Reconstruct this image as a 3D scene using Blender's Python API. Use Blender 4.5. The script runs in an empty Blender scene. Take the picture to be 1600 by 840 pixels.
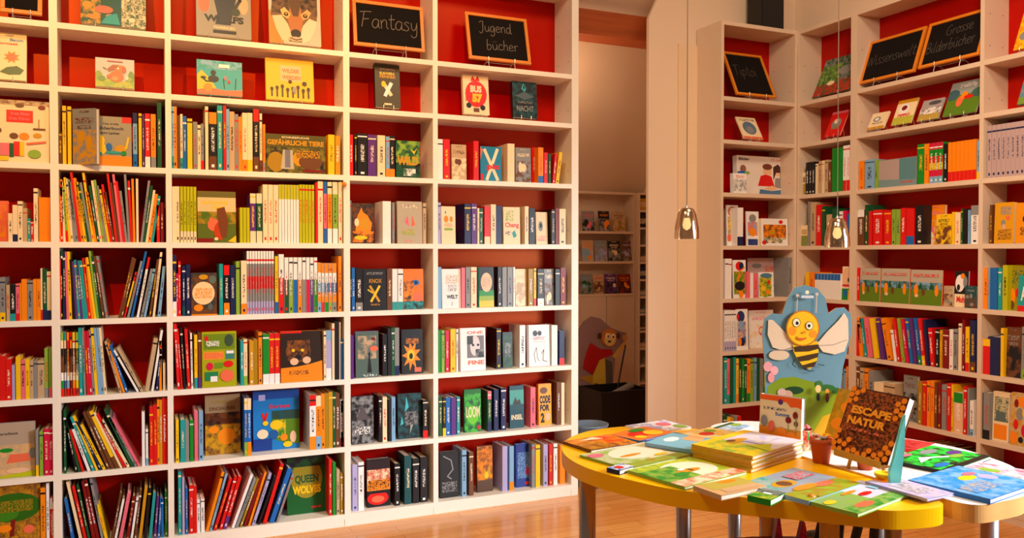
import bpy, math, random, re
from mathutils import Vector, Matrix
C = bpy.context.scene.collection
rnd = random.Random(7)
PI = math.pi

# ------------------------------------------------------------------ camera
CAMZ = 1.305
FPX = 1286.0
YAW, PITCH = math.radians(24.268), math.radians(1.052)
cd = bpy.data.cameras.new('camera'); cam = bpy.data.objects.new('camera', cd); C.objects.link(cam)
cd.sensor_width = 36.0; cd.lens = 36.0 * FPX / 1600.0; cd.clip_start = 0.05; cd.clip_end = 60
cam.location = (0, 0, CAMZ)
cam.rotation_euler = (PI / 2 - PITCH, 0, -YAW)
bpy.context.scene.camera = cam
FW = Vector((math.sin(YAW) * math.cos(PITCH), math.cos(YAW) * math.cos(PITCH), -math.sin(PITCH)))
RI = Vector((math.cos(YAW), -math.sin(YAW), 0)); UP = RI.cross(FW)
ORG = Vector((0, 0, CAMZ))
def ray(x, y): return FW + RI * ((x - 800) / FPX) - UP * ((y - 420) / FPX)
def atY(x, y, Y): d = ray(x, y); return ORG + d * (Y / d.y)
def atX(x, y, X): d = ray(x, y); return ORG + d * (X / d.x)
def atZ(x, y, Z): d = ray(x, y); return ORG + d * ((Z - CAMZ) / d.z)
def pix(P): v = P - ORG; z = v.dot(FW); return 800 + FPX * v.dot(RI) / z, 420 - FPX * v.dot(UP) / z

# ------------------------------------------------------------------ world, lights, exposure
S = bpy.context.scene
S.view_settings.view_transform = 'Standard'; S.view_settings.look = 'None'
S.view_settings.gamma = 1.0; S.view_settings.use_curve_mapping = False
S.view_settings.exposure = -0.06
w = bpy.data.worlds.new('world'); S.world = w; w.use_nodes = True
w.node_tree.nodes['Background'].inputs[0].default_value = (1.0, 0.72, 0.52, 1)
w.node_tree.nodes['Background'].inputs[1].default_value = 0.14
def light(name, kind, loc, target, power, col, **kw):
    l = bpy.data.lights.new(name, kind); l.energy = power; l.color = col
    for k, v in kw.items(): setattr(l, k, v)
    o = bpy.data.objects.new(name, l); C.objects.link(o); o.location = loc
    d = Vector(target) - Vector(loc); o.rotation_euler = d.to_track_quat('-Z', 'Y').to_euler()
    return o
# warm ceiling spots in front of the long bookcase wall
light('ceiling_spot', 'SPOT', (-0.62, 1.85, 2.98), (0.0, 3.95, 2.25), 150, (1.0, 0.50, 0.14), spot_size=1.05, spot_blend=0.7, shadow_soft_size=0.02)
light('ceiling_spot', 'SPOT', (0.95, 1.95, 2.98), (1.0, 3.95, 2.25), 95, (1.0, 0.50, 0.14), spot_size=1.05, spot_blend=0.7, shadow_soft_size=0.02)
# two general warm ceiling lamps, then two added warm fill lights
light('ceiling_and_fill_light', 'AREA', (0.1, 1.5, 3.7), (0.3, 3.0, 0.8), 46, (1.0, 0.76, 0.46), shape='DISK', size=0.9)
light('ceiling_and_fill_light', 'AREA', (2.3, 1.6, 3.7), (2.7, 2.4, 0.8), 38, (1.0, 0.78, 0.56), shape='DISK', size=0.8)
light('ceiling_and_fill_light', 'AREA', (1.3, 0.7, 3.1), (3.9, 3.0, 1.3), 13, (1.0, 0.72, 0.50), shape='DISK', size=0.5, spread=math.radians(75))  # added fill that brightens the right-hand bookcases, not a real ceiling lamp
light('back_room_fill', 'POINT', (2.6, 5.0, 2.3), (0, 0, 0), 9, (1.0, 0.62, 0.36), shadow_soft_size=0.15)  # added warm fill that lifts the back room, no real lamp there
# daylight from the shop window behind and to the right of the camera
light('window_daylight', 'AREA', (3.5, 0.85, 1.1), (1.6, 3.9, 0.50), 9.5, (0.86, 0.94, 1.0), shape='RECTANGLE', size=0.7, size_y=1.2, spread=math.radians(52))
light('window_daylight', 'AREA', (3.5, 0.1, 1.9), (1.62, 1.7, 0.74), 17, (0.84, 0.92, 1.0), shape='RECTANGLE', size=0.7, size_y=0.7, spread=math.radians(50))

# ------------------------------------------------------------------ materials
def lin(c):
    c = c / 255.0
    return c / 12.92 if c <= 0.04045 else ((c + 0.055) / 1.055) ** 2.4
def rgb(r, g, b, a=1.0): return (lin(r), lin(g), lin(b), a)
def mat(name, col, rough=0.5, metal=0.0, spec=0.5, noise=None, bump=None, coat=0.0):
    m = bpy.data.materials.new(name); m.use_nodes = True; nt = m.node_tree; b = nt.nodes['Principled BSDF']
    b.inputs['Base Color'].default_value = col; b.inputs['Roughness'].default_value = rough
    b.inputs['Metallic'].default_value = metal; b.inputs['Specular IOR Level'].default_value = spec
    b.inputs['Coat Weight'].default_value = coat
    tc = nt.nodes.new('ShaderNodeTexCoord')
    if noise:
        sc, amt, stretch = noise
        mp = nt.nodes.new('ShaderNodeMapping'); mp.inputs['Scale'].default_value = stretch
        nz = nt.nodes.new('ShaderNodeTexNoise'); nz.inputs['Scale'].default_value = sc; nz.inputs['Detail'].default_value = 4
        nt.links.new(tc.outputs['Object'], mp.inputs[0]); nt.links.new(mp.outputs[0], nz.inputs[0])
        mx = nt.nodes.new('ShaderNodeMix'); mx.data_type = 'RGBA'
        nt.links.new(nz.outputs[0], mx.inputs[0])
        mx.inputs[6].default_value = tuple(min(1, v * (1 - amt)) for v in col[:3]) + (1,)
        mx.inputs[7].default_value = tuple(min(1, v * (1 + amt)) for v in col[:3]) + (1,)
        nt.links.new(mx.outputs[2], b.inputs['Base Color'])
    if bump:
        nb = nt.nodes.new('ShaderNodeTexNoise'); nb.inputs['Scale'].default_value = bump[0]
        nt.links.new(tc.outputs['Object'], nb.inputs[0])
        bp = nt.nodes.new('ShaderNodeBump'); bp.inputs['Strength'].default_value = bump[1]; bp.inputs['Distance'].default_value = 0.002
        nt.links.new(nb.outputs[0], bp.inputs['Height']); nt.links.new(bp.outputs[0], b.inputs['Normal'])
    return m
M = {}
M['white_board'] = mat('white_board', rgb(250, 240, 226), 0.42, noise=(3, 0.04, (1, 1, 1)))
M['pale_board'] = mat('pale_board', rgb(226, 202, 178), 0.45, noise=(3, 0.04, (1, 1, 1)))
M['red_panel'] = mat('red_panel', rgb(180, 0, 5), 0.34, spec=0.5, noise=(2, 0.06, (1, 1, 1)))
M['red_panel'].node_tree.nodes['Principled BSDF'].inputs['IOR'].default_value = 1.48
M['red_panel'].node_tree.nodes['Principled BSDF'].inputs['Specular Tint'].default_value = (1.0, 0.37, 0.10, 1)
M['plaster'] = mat('plaster', rgb(236, 212, 188), 0.85, spec=0.2, noise=(2.5, 0.03, (1, 1, 1)), bump=(60, 0.15))
M['beam_wood'] = mat('beam_wood', rgb(176, 84, 34), 0.6, noise=(6, 0.3, (0.6, 8, 8)))
M['stand_wood'] = mat('stand_wood', rgb(196, 150, 60), 0.5, noise=(20, 0.2, (1, 1, 6)))
M['frame_wood'] = mat('frame_wood', rgb(226, 132, 26), 0.4, noise=(20, 0.12, (1, 6, 1)))
M['slate'] = mat('slate', rgb(20, 15, 15), 0.8, spec=0.15, noise=(8, 0.3, (1, 1, 1)))
M['chalk'] = mat('chalk', rgb(128, 118, 112), 0.9, noise=(200, 0.5, (1, 1, 1)))
M['faint_chalk'] = mat('faint_chalk', rgb(92, 86, 80), 0.9, noise=(150, 0.6, (1, 1, 1)))
M['paper'] = mat('paper', rgb(242, 226, 200), 0.8, noise=(3, 0.12, (60, 60, 400)))
M['yellow_top'] = mat('yellow_top', rgb(255, 190, 0), 0.32, spec=0.35, noise=(3, 0.04, (1, 1, 1)))
M['white_top'] = mat('white_top', rgb(246, 240, 232), 0.25, noise=(3, 0.03, (1, 1, 1)))
M['edge_band'] = mat('edge_band', rgb(232, 176, 104), 0.45, noise=(10, 0.08, (1, 1, 8)))
M['steel'] = mat('steel', rgb(176, 172, 172), 0.30, 0.85, noise=(5, 0.05, (1, 1, 8)))
M['wire'] = mat('wire', rgb(210, 205, 200), 0.3, 0.6)
M['cable'] = mat('cable', rgb(120, 100, 85), 0.5)
M['black'] = mat('black', rgb(16, 13, 14), 0.5, noise=(8, 0.3, (1, 1, 1)))
M['mesh_black'] = mat('mesh_black', rgb(26, 24, 25), 0.85, noise=(300, 0.7, (1, 1, 1)))
M['terracotta'] = mat('terracotta', rgb(196, 84, 34), 0.75, noise=(15, 0.12, (1, 1, 1)))
M['yellow_pot'] = mat('yellow_pot', rgb(245, 205, 20), 0.35, noise=(10, 0.1, (1, 1, 1)))
M['pale_wood'] = mat('pale_wood', rgb(226, 170, 120), 0.5, noise=(10, 0.1, (8, 1, 1)))
def plastic(name, col, tr, rough):
    m = mat(name, col, rough); m.node_tree.nodes['Principled BSDF'].inputs['Transmission Weight'].default_value = tr; return m
M['blue_plastic'] = plastic('blue_plastic', rgb(150, 185, 215), 0.6, 0.25)
M['turquoise_plastic'] = plastic('turquoise_plastic', rgb(120, 225, 220), 0.45, 0.3)
M['acrylic'] = plastic('acrylic', rgb(230, 240, 240), 0.9, 0.1)
def shade_mat():
    m = bpy.data.materials.new('mirrored_glass'); m.use_nodes = True; nt = m.node_tree; b = nt.nodes['Principled BSDF']
    b.inputs['Base Color'].default_value = rgb(225, 205, 180); b.inputs['Metallic'].default_value = 1; b.inputs['Roughness'].default_value = 0.12
    tr = nt.nodes.new('ShaderNodeBsdfTransparent'); tr.inputs[0].default_value = (1, 0.93, 0.85, 1)
    mx = nt.nodes.new('ShaderNodeMixShader'); lw = nt.nodes.new('ShaderNodeLayerWeight'); lw.inputs[0].default_value = 0.45
    mr = nt.nodes.new('ShaderNodeMapRange'); mr.inputs[3].default_value = 0.42; mr.inputs[4].default_value = 1.0
    nt.links.new(lw.outputs['Facing'], mr.inputs[0])
    nt.links.new(mr.outputs[0], mx.inputs[0]); nt.links.new(tr.outputs[0], mx.inputs[1]); nt.links.new(b.outputs[0], mx.inputs[2])
    nt.links.new(mx.outputs[0], nt.nodes['Material Output'].inputs[0]); return m
M['mirrored_glass'] = shade_mat()
def emis(name, col, s):
    m = mat(name, col, 0.5); b = m.node_tree.nodes['Principled BSDF']
    b.inputs['Emission Color'].default_value = col; b.inputs['Emission Strength'].default_value = s; return m
M['bulb'] = emis('bulb', (1.0, 0.72, 0.32, 1), 3.0)
def floor_mat():
    m = bpy.data.materials.new('strip_parquet'); m.use_nodes = True; nt = m.node_tree; b = nt.nodes['Principled BSDF']
    tc = nt.nodes.new('ShaderNodeTexCoord'); mp = nt.nodes.new('ShaderNodeMapping')
    br = nt.nodes.new('ShaderNodeTexBrick'); br.offset = 0.37
    br.inputs['Color1'].default_value = rgb(240, 170, 92); br.inputs['Color2'].default_value = rgb(226, 148, 72)
    br.inputs['Mortar'].default_value = rgb(170, 96, 40); br.inputs['Scale'].default_value = 1.0
    br.inputs['Mortar Size'].default_value = 0.0012; br.inputs['Brick Width'].default_value = 0.55; br.inputs['Row Height'].default_value = 0.068
    nz = nt.nodes.new('ShaderNodeTexNoise'); nz.inputs['Scale'].default_value = 3; nz.inputs['Detail'].default_value = 6
    m2 = nt.nodes.new('ShaderNodeMapping'); m2.inputs['Scale'].default_value = (1.2, 30, 1)
    nt.links.new(tc.outputs['Object'], mp.inputs[0]); nt.links.new(mp.outputs[0], br.inputs[0])
    nt.links.new(tc.outputs['Object'], m2.inputs[0]); nt.links.new(m2.outputs[0], nz.inputs[0])
    mx = nt.nodes.new('ShaderNodeMix'); mx.data_type = 'RGBA'; mx.blend_type = 'MULTIPLY'; mx.inputs[0].default_value = 0.5
    rp = nt.nodes.new('ShaderNodeValToRGB'); rp.color_ramp.elements[0].position = 0.3; rp.color_ramp.elements[0].color = (0.62, 0.55, 0.5, 1)
    rp.color_ramp.elements[1].position = 0.65; rp.color_ramp.elements[1].color = (1.1, 1.08, 1.05, 1)
    nt.links.new(nz.outputs[0], rp.inputs[0])
    nt.links.new(br.outputs[0], mx.inputs[6]); nt.links.new(rp.outputs[0], mx.inputs[7]); nt.links.new(mx.outputs[2], b.inputs['Base Color'])
    b.inputs['Roughness'].default_value = 0.22; b.inputs['Specular IOR Level'].default_value = 0.6
    return m
M['parquet'] = floor_mat()
def brick_mat():
    m = mat('painted_brick', rgb(236, 208, 176), 0.8, spec=0.2); nt = m.node_tree; b = nt.nodes['Principled BSDF']
    tc = nt.nodes.new('ShaderNodeTexCoord'); mp = nt.nodes.new('ShaderNodeMapping'); mp.inputs['Rotation'].default_value = (PI / 2, 0, 0)
    br = nt.nodes.new('ShaderNodeTexBrick'); br.inputs['Scale'].default_value = 1; br.inputs['Brick Width'].default_value = 0.24; br.inputs['Row Height'].default_value = 0.125; br.inputs['Mortar Size'].default_value = 0.003
    br.inputs['Color1'].default_value = (1, 1, 1, 1); br.inputs['Color2'].default_value = (1, 1, 1, 1); br.inputs['Mortar'].default_value = (0, 0, 0, 1)
    nt.links.new(tc.outputs['Object'], mp.inputs[0]); nt.links.new(mp.outputs[0], br.inputs[0])
    bp = nt.nodes.new('ShaderNodeBump'); bp.inputs['Strength'].default_value = 0.5; bp.inputs['Distance'].default_value = 0.003
    nt.links.new(br.outputs[0], bp.inputs['Height']); nt.links.new(bp.outputs[0], b.inputs['Normal']); return m
M['painted_brick'] = brick_mat()
def print_mat():
    # printed board: base colour from the face attribute, spotted with a second ink colour
    m = bpy.data.materials.new('printed_board'); m.use_nodes = True; nt = m.node_tree; b = nt.nodes['Principled BSDF']
    a1 = nt.nodes.new('ShaderNodeAttribute'); a1.attribute_name = 'paint'
    a2 = nt.nodes.new('ShaderNodeAttribute'); a2.attribute_name = 'ink'
    tc = nt.nodes.new('ShaderNodeTexCoord'); oi = nt.nodes.new('ShaderNodeObjectInfo')
    add = nt.nodes.new('ShaderNodeVectorMath'); add.operation = 'ADD'
    nt.links.new(tc.outputs['Object'], add.inputs[0]); nt.links.new(oi.outputs['Location'], add.inputs[1])
    def nz(scale, st):
        mp = nt.nodes.new('ShaderNodeMapping'); mp.inputs['Scale'].default_value = st
        n = nt.nodes.new('ShaderNodeTexNoise'); n.inputs['Scale'].default_value = scale; n.inputs['Detail'].default_value = 4
        nt.links.new(add.outputs[0], mp.inputs[0]); nt.links.new(mp.outputs[0], n.inputs[0]); return n
    n1 = nz(38, (1, 0.2, 1)); n2 = nz(160, (1, 0.2, 1))
    sel = nt.nodes.new('ShaderNodeMix'); sel.data_type = 'FLOAT'
    nt.links.new(a2.outputs['Alpha'], sel.inputs[0]); nt.links.new(n1.outputs[0], sel.inputs[2]); nt.links.new(n2.outputs[0], sel.inputs[3])
    mr = nt.nodes.new('ShaderNodeMapRange'); mr.inputs[1].default_value = 0.42; mr.inputs[2].default_value = 0.60
    nt.links.new(sel.outputs[0], mr.inputs[0])
    mu = nt.nodes.new('ShaderNodeMath'); mu.operation = 'MULTIPLY'
    nt.links.new(mr.outputs[0], mu.inputs[0]); nt.links.new(a1.outputs['Alpha'], mu.inputs[1])
    mx = nt.nodes.new('ShaderNodeMix'); mx.data_type = 'RGBA'
    nt.links.new(mu.outputs[0], mx.inputs[0]); nt.links.new(a1.outputs['Color'], mx.inputs[6]); nt.links.new(a2.outputs['Color'], mx.inputs[7])
    nt.links.new(mx.outputs[2], b.inputs['Base Color'])
    b.inputs['Roughness'].default_value = 0.38; b.inputs['Specular IOR Level'].default_value = 0.4
    return m
M['print'] = print_mat()

# ------------------------------------------------------------------ palette: code -> (label word, sRGB)
PAL = {'rd': ('red', (222, 22, 20)), 'dr': ('dark red', (130, 14, 16)), 'or': ('orange', (250, 140, 14)), 'ye': ('yellow', (250, 200, 20)),
 'lg': ('light green', (140, 178, 60)), 'yg': ('lime green', (190, 190, 10)), 'gr': ('green', (16, 142, 40)), 'dg': ('dark green', (20, 84, 48)),
 'te': ('teal', (30, 160, 160)), 'lb': ('light blue', (130, 176, 214)), 'bl': ('blue', (24, 104, 186)), 'db': ('navy', (26, 36, 84)),
 'wh': ('white', (246, 242, 240)), 'cr': ('cream', (246, 222, 180)), 'tn': ('tan', (200, 168, 130)), 'br': ('brown', (110, 64, 34)),
 'gy': ('grey', (140, 140, 140)), 'dk': ('black', (24, 22, 26)), 'pk': ('pink', (236, 110, 130)), 'ma': ('crimson', (214, 16, 70)),
 'pu': ('purple', (96, 46, 130)), 'lv': ('lavender', (176, 168, 214)), 'co': ('coral', (240, 110, 74)), 'go': ('golden', (210, 150, 20)),
 'og': ('ochre', (170, 130, 20)), 'sk': ('skin', (240, 190, 150)), 'pg': ('pinkish grey', (190, 164, 166)), 'dt': ('dark teal', (24, 78, 84))}
def col(c): return rgb(*PAL[c][1]) if isinstance(c, str) else rgb(*c)
def cname(c): return PAL[c][0]

# ------------------------------------------------------------------ mesh helpers
class MB:
    def __init__(s): s.v = []; s.f = []; s.m = []; s.c = []; s.k = []
    def face(s, pts, mi=0, c=(1, 1, 1, 1), ink=None):
        n = len(s.v); s.v += [tuple(p) for p in pts]; s.f.append(list(range(n, n + len(pts)))); s.m.append(mi)
        s.c.append(tuple(c[:3]) + (1.0 if ink else 0.0,)); s.k.append(ink if ink else (1, 1, 1, 0))
    def box(s, x0, y0, z0, x1, y1, z1, mi=0, c=(1, 1, 1, 1), ink=None, T=None, cols=None):
        P = [Vector(p) for p in ((x0, y0, z0), (x1, y0, z0), (x1, y1, z0), (x0, y1, z0), (x0, y0, z1), (x1, y0, z1), (x1, y1, z1), (x0, y1, z1))]
        if T: P = [T @ p for p in P]
        n = len(s.v); s.v += [tuple(p) for p in P]
        for k, q in enumerate(((0, 3, 2, 1), (4, 5, 6, 7), (0, 1, 5, 4), (1, 2, 6, 5), (2, 3, 7, 6), (3, 0, 4, 7))):
            s.f.append([n + i for i in q]); s.m.append(mi); s.c.append(tuple(c[:3]) + (1.0 if ink else 0.0,)); s.k.append(ink if ink else (1, 1, 1, 0))
    def tube(s, pts, r, mi=0, n=8, c=(1, 1, 1, 1), r2=None):
        pts = [Vector(p) for p in pts]; rings = []
        for i, p in enumerate(pts):
            d = (pts[min(i + 1, len(pts) - 1)] - pts[max(i - 1, 0)]).normalized()
            a = d.cross(Vector((0, 0, 1)) if abs(d.z) < 0.9 else Vector((1, 0, 0))).normalized(); b = d.cross(a)
            rr = r if r2 is None else r + (r2 - r) * i / (len(pts) - 1)
            base = len(s.v); s.v += [tuple(p + (a * math.cos(t * 2 * PI / n) + b * math.sin(t * 2 * PI / n)) * rr) for t in range(n)]
            rings.append(base)
        for i in range(len(rings) - 1):
            for t in range(n):
                s.f.append([rings[i] + t, rings[i] + (t + 1) % n, rings[i + 1] + (t + 1) % n, rings[i + 1] + t]); s.m.append(mi); s.c.append(tuple(c[:3]) + (0,)); s.k.append((1, 1, 1, 0))
        for b_, rv in ((rings[0], True), (rings[-1], False)):
            q = [b_ + t for t in range(n)]; s.f.append(q[::-1] if not rv else q); s.m.append(mi); s.c.append(tuple(c[:3]) + (0,)); s.k.append((1, 1, 1, 0))
    def lathe(s, prof, n=24, mi=0, c=(1, 1, 1, 1), o=(0, 0, 0), sx=1, sy=1):
        base = len(s.v)
        for r, z in prof:
            s.v += [(o[0] + sx * r * math.cos(t * 2 * PI / n), o[1] + sy * r * math.sin(t * 2 * PI / n), o[2] + z) for t in range(n)]
        for i in range(len(prof) - 1):
            for t in range(n):
                s.f.append([base + i * n + t, base + i * n + (t + 1) % n, base + (i + 1) * n + (t + 1) % n, base + (i + 1) * n + t]); s.m.append(mi); s.c.append(tuple(c[:3]) + (0,)); s.k.append((1, 1, 1, 0))
    def prism(s, pts, z0, z1, mt=0, ms=0, c=(1, 1, 1, 1), mb=None):
        # horizontal outline (counter-clockwise) extruded from z0 to z1
        s.face([(x, y, z1) for x, y in pts], mt, c); s.face([(x, y, z0) for x, y in pts][::-1], ms if mb is None else mb, c)
        for i in range(len(pts)):
            a, b = pts[i], pts[(i + 1) % len(pts)]
            s.face([(a[0], a[1], z0), (b[0], b[1], z0), (b[0], b[1], z1), (a[0], a[1], z1)], ms, c)
    def slab(s, pts, y0, y1, mi=0, c=(1, 1, 1, 1), side=None):
        # outline in x,z (counter-clockwise seen from -y) with thickness y0 (front) .. y1 (back)
        side = side or c
        s.face([(x, y0, z) for x, z in pts], mi, c); s.face([(x, y1, z) for x, z in pts][::-1], mi, side)
        for i in range(len(pts)):
            a, b = pts[i], pts[(i + 1) % len(pts)]
            s.face([(a[0], y0, a[1]), (a[0], y1, a[1]), (b[0], y1, b[1]), (b[0], y0, b[1])], mi, side)
    def build(s, name, mats, parent=None, loc=None, rot=None, smooth=False, bevel=0):
        me = bpy.data.meshes.new(name); me.from_pydata(s.v, [], s.f)
        if not isinstance(mats, (list, tuple)): mats = [mats]
        for m in mats: me.materials.append(m)
        me.polygons.foreach_set('material_index', s.m)
        if M['print'] in mats:
            a = me.attributes.new('paint', 'FLOAT_COLOR', 'CORNER'); b = me.attributes.new('ink', 'FLOAT_COLOR', 'CORNER')
            fa = []; fb = []
            for f, c, k in zip(s.f, s.c, s.k): fa += list(c) * len(f); fb += list(k) * len(f)
            a.data.foreach_set('color', fa); b.data.foreach_set('color', fb)
        me.update()
        if smooth: me.shade_smooth()
        o = bpy.data.objects.new(name, me); C.objects.link(o)
        if parent: o.parent = parent
        if loc is not None: o.location = loc
        if rot is not None: o.rotation_euler = rot
        if bevel:
            bv = o.modifiers.new('bevel', 'BEVEL'); bv.width = bevel; bv.segments = 2; bv.limit_method = 'ANGLE'
        return o
LABELS = {}
def tag(o, label=None, cat=None, group=None, kind=None):
    if label:
        o['label'] = label; LABELS[label] = LABELS.get(label, 0) + 1
    if cat: o['category'] = cat
    if group: o['group'] = group
    if kind: o['kind'] = kind
    return o
def empty(name, loc, rz=0.0):
    o = bpy.data.objects.new(name, None); C.objects.link(o); o.location = loc; o.rotation_euler = (0, 0, rz); o.empty_display_size = 0.05; return o
def struct(name, mb, mats, **kw): o = mb.build(name, mats, **kw); o['kind'] = 'structure'; return o
def smooth_loop(pts, n=6):
    out = []; L = len(pts)
    for i in range(L):
        p0, p1, p2, p3 = pts[i - 1], pts[i], pts[(i + 1) % L], pts[(i + 2) % L]
        for k in range(n):
            t = k / n
            out.append(tuple(0.5 * ((2 * p1[j]) + (-p0[j] + p2[j]) * t + (2 * p0[j] - 5 * p1[j] + 4 * p2[j] - p3[j]) * t * t + (-p0[j] + 3 * p1[j] - 3 * p2[j] + p3[j]) * t ** 3) for j in (0, 1)))
    return out

# ------------------------------------------------------------------ lettering
_tc = {}
def text_polys(s, bold=0.0):
    if (s, bold) in _tc: return _tc[(s, bold)]
    cu = bpy.data.curves.new('t', 'FONT'); cu.body = s; cu.size = 1; cu.offset = bold; cu.resolution_u = 3
    o = bpy.data.objects.new('t', cu); C.objects.link(o)
    me = bpy.data.meshes.new_from_object(o.evaluated_get(bpy.context.evaluated_depsgraph_get())) if False else o.to_mesh()
    vs = [v.co.xy.copy() for v in me.vertices]; fs = [list(p.vertices) for p in me.polygons]
    o.to_mesh_clear(); bpy.data.objects.remove(o); bpy.data.curves.remove(cu)
    if not vs: _tc[(s, bold)] = ([], 1, 1); return _tc[(s, bold)]
    x0 = min(v.x for v in vs); x1 = max(v.x for v in vs); y0 = min(v.y for v in vs); y1 = max(v.y for v in vs)
    pol = [[((vs[i].x - x0) / (x1 - x0), (vs[i].y - y0) / (y1 - y0)) for i in f] for f in fs]
    _tc[(s, bold)] = (pol, x1 - x0, y1 - y0); return _tc[(s, bold)]
# hand-written chalk letters: polylines on a unit body (x 0..w, y 0 = base line, 0.6 = small letters, 1 = capitals)
HAND = {
'F': (.75, [[(.1, 0), (.3, 1)], [(0, .95), (.35, 1), (.8, 1.02)], [(.2, .5), (.6, .55)]]),
'a': (.55, [[(.45, .5), (.25, .58), (.05, .35), (.05, .1), (.25, 0), (.42, .2), (.48, .55), (.46, .1), (.58, .02)]]),
'n': (.55, [[(.05, .55), (.08, 0)], [(.08, .35), (.25, .57), (.42, .5), (.44, .1), (.55, .02)]]),
't': (.4, [[(.2, .95), (.15, .15), (.28, 0), (.42, .08)], [(0, .62), (.42, .66)]]),
's': (.45, [[(.4, .52), (.2, .58), (.08, .45), (.3, .28), (.35, .1), (.15, 0), (0, .08)]]),
'y': (.55, [[(.05, .55), (.1, .15), (.3, .1), (.46, .5)], [(.46, .58), (.4, -.25), (.15, -.4), (0, -.25)]]),
'J': (.6, [[(.1, .85), (.35, 1), (.55, .95)], [(.5, .95), (.42, .1), (.25, -.2), (.05, -.05)]]),
'u': (.55, [[(.05, .55), (.08, .1), (.25, 0), (.42, .2), (.45, .55), (.46, .08), (.56, .02)]]),
'g': (.55, [[(.45, .5), (.25, .58), (.05, .35), (.1, .05), (.3, .05), (.46, .5), (.4, -.25), (.15, -.4), (.02, -.25)]]),
'e': (.5, [[(.05, .28), (.42, .36), (.3, .58), (.08, .45), (.06, .12), (.25, 0), (.46, .12)]]),
'd': (.6, [[(.42, .5), (.2, .55), (.05, .3), (.15, 0), (.4, .15), (.5, 1.0), (.47, .05), (.6, .02)]]),
'b': (.55, [[(.12, 1), (.06, .05), (.3, 0), (.46, .2), (.36, .5), (.08, .35)]]),
'ü': (.55, [[(.05, .55), (.08, .1), (.25, 0), (.42, .2), (.45, .55), (.46, .08), (.56, .02)], [(.12, .75), (.14, .82)], [(.36, .77), (.38, .84)]]),
'c': (.45, [[(.42, .48), (.22, .57), (.05, .3), (.18, .02), (.44, .1)]]),
'h': (.55, [[(.14, 1), (.06, 0)], [(.08, .3), (.25, .55), (.42, .48), (.42, .08), (.55, .02)]]),
'r': (.42, [[(.06, .55), (.1, 0)], [(.1, .35), (.22, .55), (.42, .52)]]),
'T': (.7, [[(.38, 1), (.3, 0)], [(0, .95), (.75, 1.02)]]),
'i': (.28, [[(.1, .55), (.1, .08), (.25, .02)], [(.14, .76), (.15, .84)]]),
'p': (.55, [[(.08, .55), (.02, -.4)], [(.06, .35), (.25, .57), (.45, .4), (.36, .08), (.06, .1)]]),
'o': (.52, [[(.25, .57), (.05, .35), (.12, .03), (.36, .03), (.46, .35), (.25, .57), (.5, .5)]]),
'W': (1.0, [[(0, 1), (.2, 0), (.45, .8), (.65, 0), (.95, 1.02)]]),
'w': (.8, [[(0, .55), (.15, .02), (.35, .45), (.5, .02), (.72, .55)]]),
'l': (.3, [[(.16, 1), (.08, .1), (.25, .02)]]),
'G': (.75, [[(.62, .85), (.4, 1), (.1, .7), (.08, .2), (.35, 0), (.62, .12), (.64, .42), (.4, .42)]]),
'B': (.65, [[(.12, 0), (.14, 1), (.45, .95), (.48, .65), (.16, .52), (.52, .45), (.54, .12), (.12, 0)]]),
' ': (.4, [])}
def hand_strokes(s):
    x = 0; out = []
    for ch in s:
        wd, st = HAND[ch]
        for l in st: out.append([(x + a, b) for a, b in l])
        x += wd + .04
    return out, x

# ------------------------------------------------------------------ printed covers
def draw(mb, items, W, H, y, mi=0):
    """flat printed shapes on a cover front of W x H metres that faces -y; unit coordinates, origin bottom left"""
    k = 0
    for it in items:
        k += 1; yy = y - 0.00025 * k; c = col(it[-1])
        ink = None
        if it[0] == 'r':
            _, x0, y0, x1, y1 = it[:5]; mb.face([(x0 * W, yy, y0 * H), (x1 * W, yy, y0 * H), (x1 * W, yy, y1 * H), (x0 * W, yy, y1 * H)], mi, c)
        elif it[0] == 'n':   # busy printed patch: ('n', x0,y0,x1,y1, ink, fine, base)
            _, x0, y0, x1, y1, ik, fine = it[:7]
            mb.face([(x0 * W, yy, y0 * H), (x1 * W, yy, y0 * H), (x1 * W, yy, y1 * H), (x0 * W, yy, y1 * H)], mi, c, col(ik)[:3] + (fine,))
        elif it[0] == 'e':
            _, cx, cy, rx, ry = it[:5]; n = 20
            mb.face([(max(0, min(1, cx + rx * math.cos(t * 2 * PI / n))) * W, yy, max(0, min(1, cy + ry * math.sin(t * 2 * PI / n))) * H) for t in range(n)], mi, c)
        elif it[0] == 'p':
            mb.face([(x * W, yy, z * H) for x, z in it[1]], mi, c)
        elif it[0] == 'l':   # stroke line
            pts, th = it[1], it[2]
            for a, b in zip(pts[:-1], pts[1:]):
                A = Vector((a[0] * W, a[1] * H)); B = Vector((b[0] * W, b[1] * H)); d = (B - A)
                if d.length < 1e-6: continue
                d.normalize(); n_ = Vector((-d.y, d.x)) * th * W / 2; A -= d * th * W * .3; B += d * th * W * .3
                q = [A - n_, B - n_, B + n_, A + n_]; mb.face([(p.x, yy, p.y) for p in q], mi, c)
        elif it[0] == 't':   # text fitted in the box x0,y0,x1,y1
            _, s, x0, y0, x1, y1 = it[:6]; bold = it[6] if len(it) > 7 else 0.02
            pol, _, _ = text_polys(s, bold)
            for f in pol: mb.face([((x0 + a * (x1 - x0)) * W, yy, (y0 + b * (y1 - y0)) * H) for a, b in f], mi, c)
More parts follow.
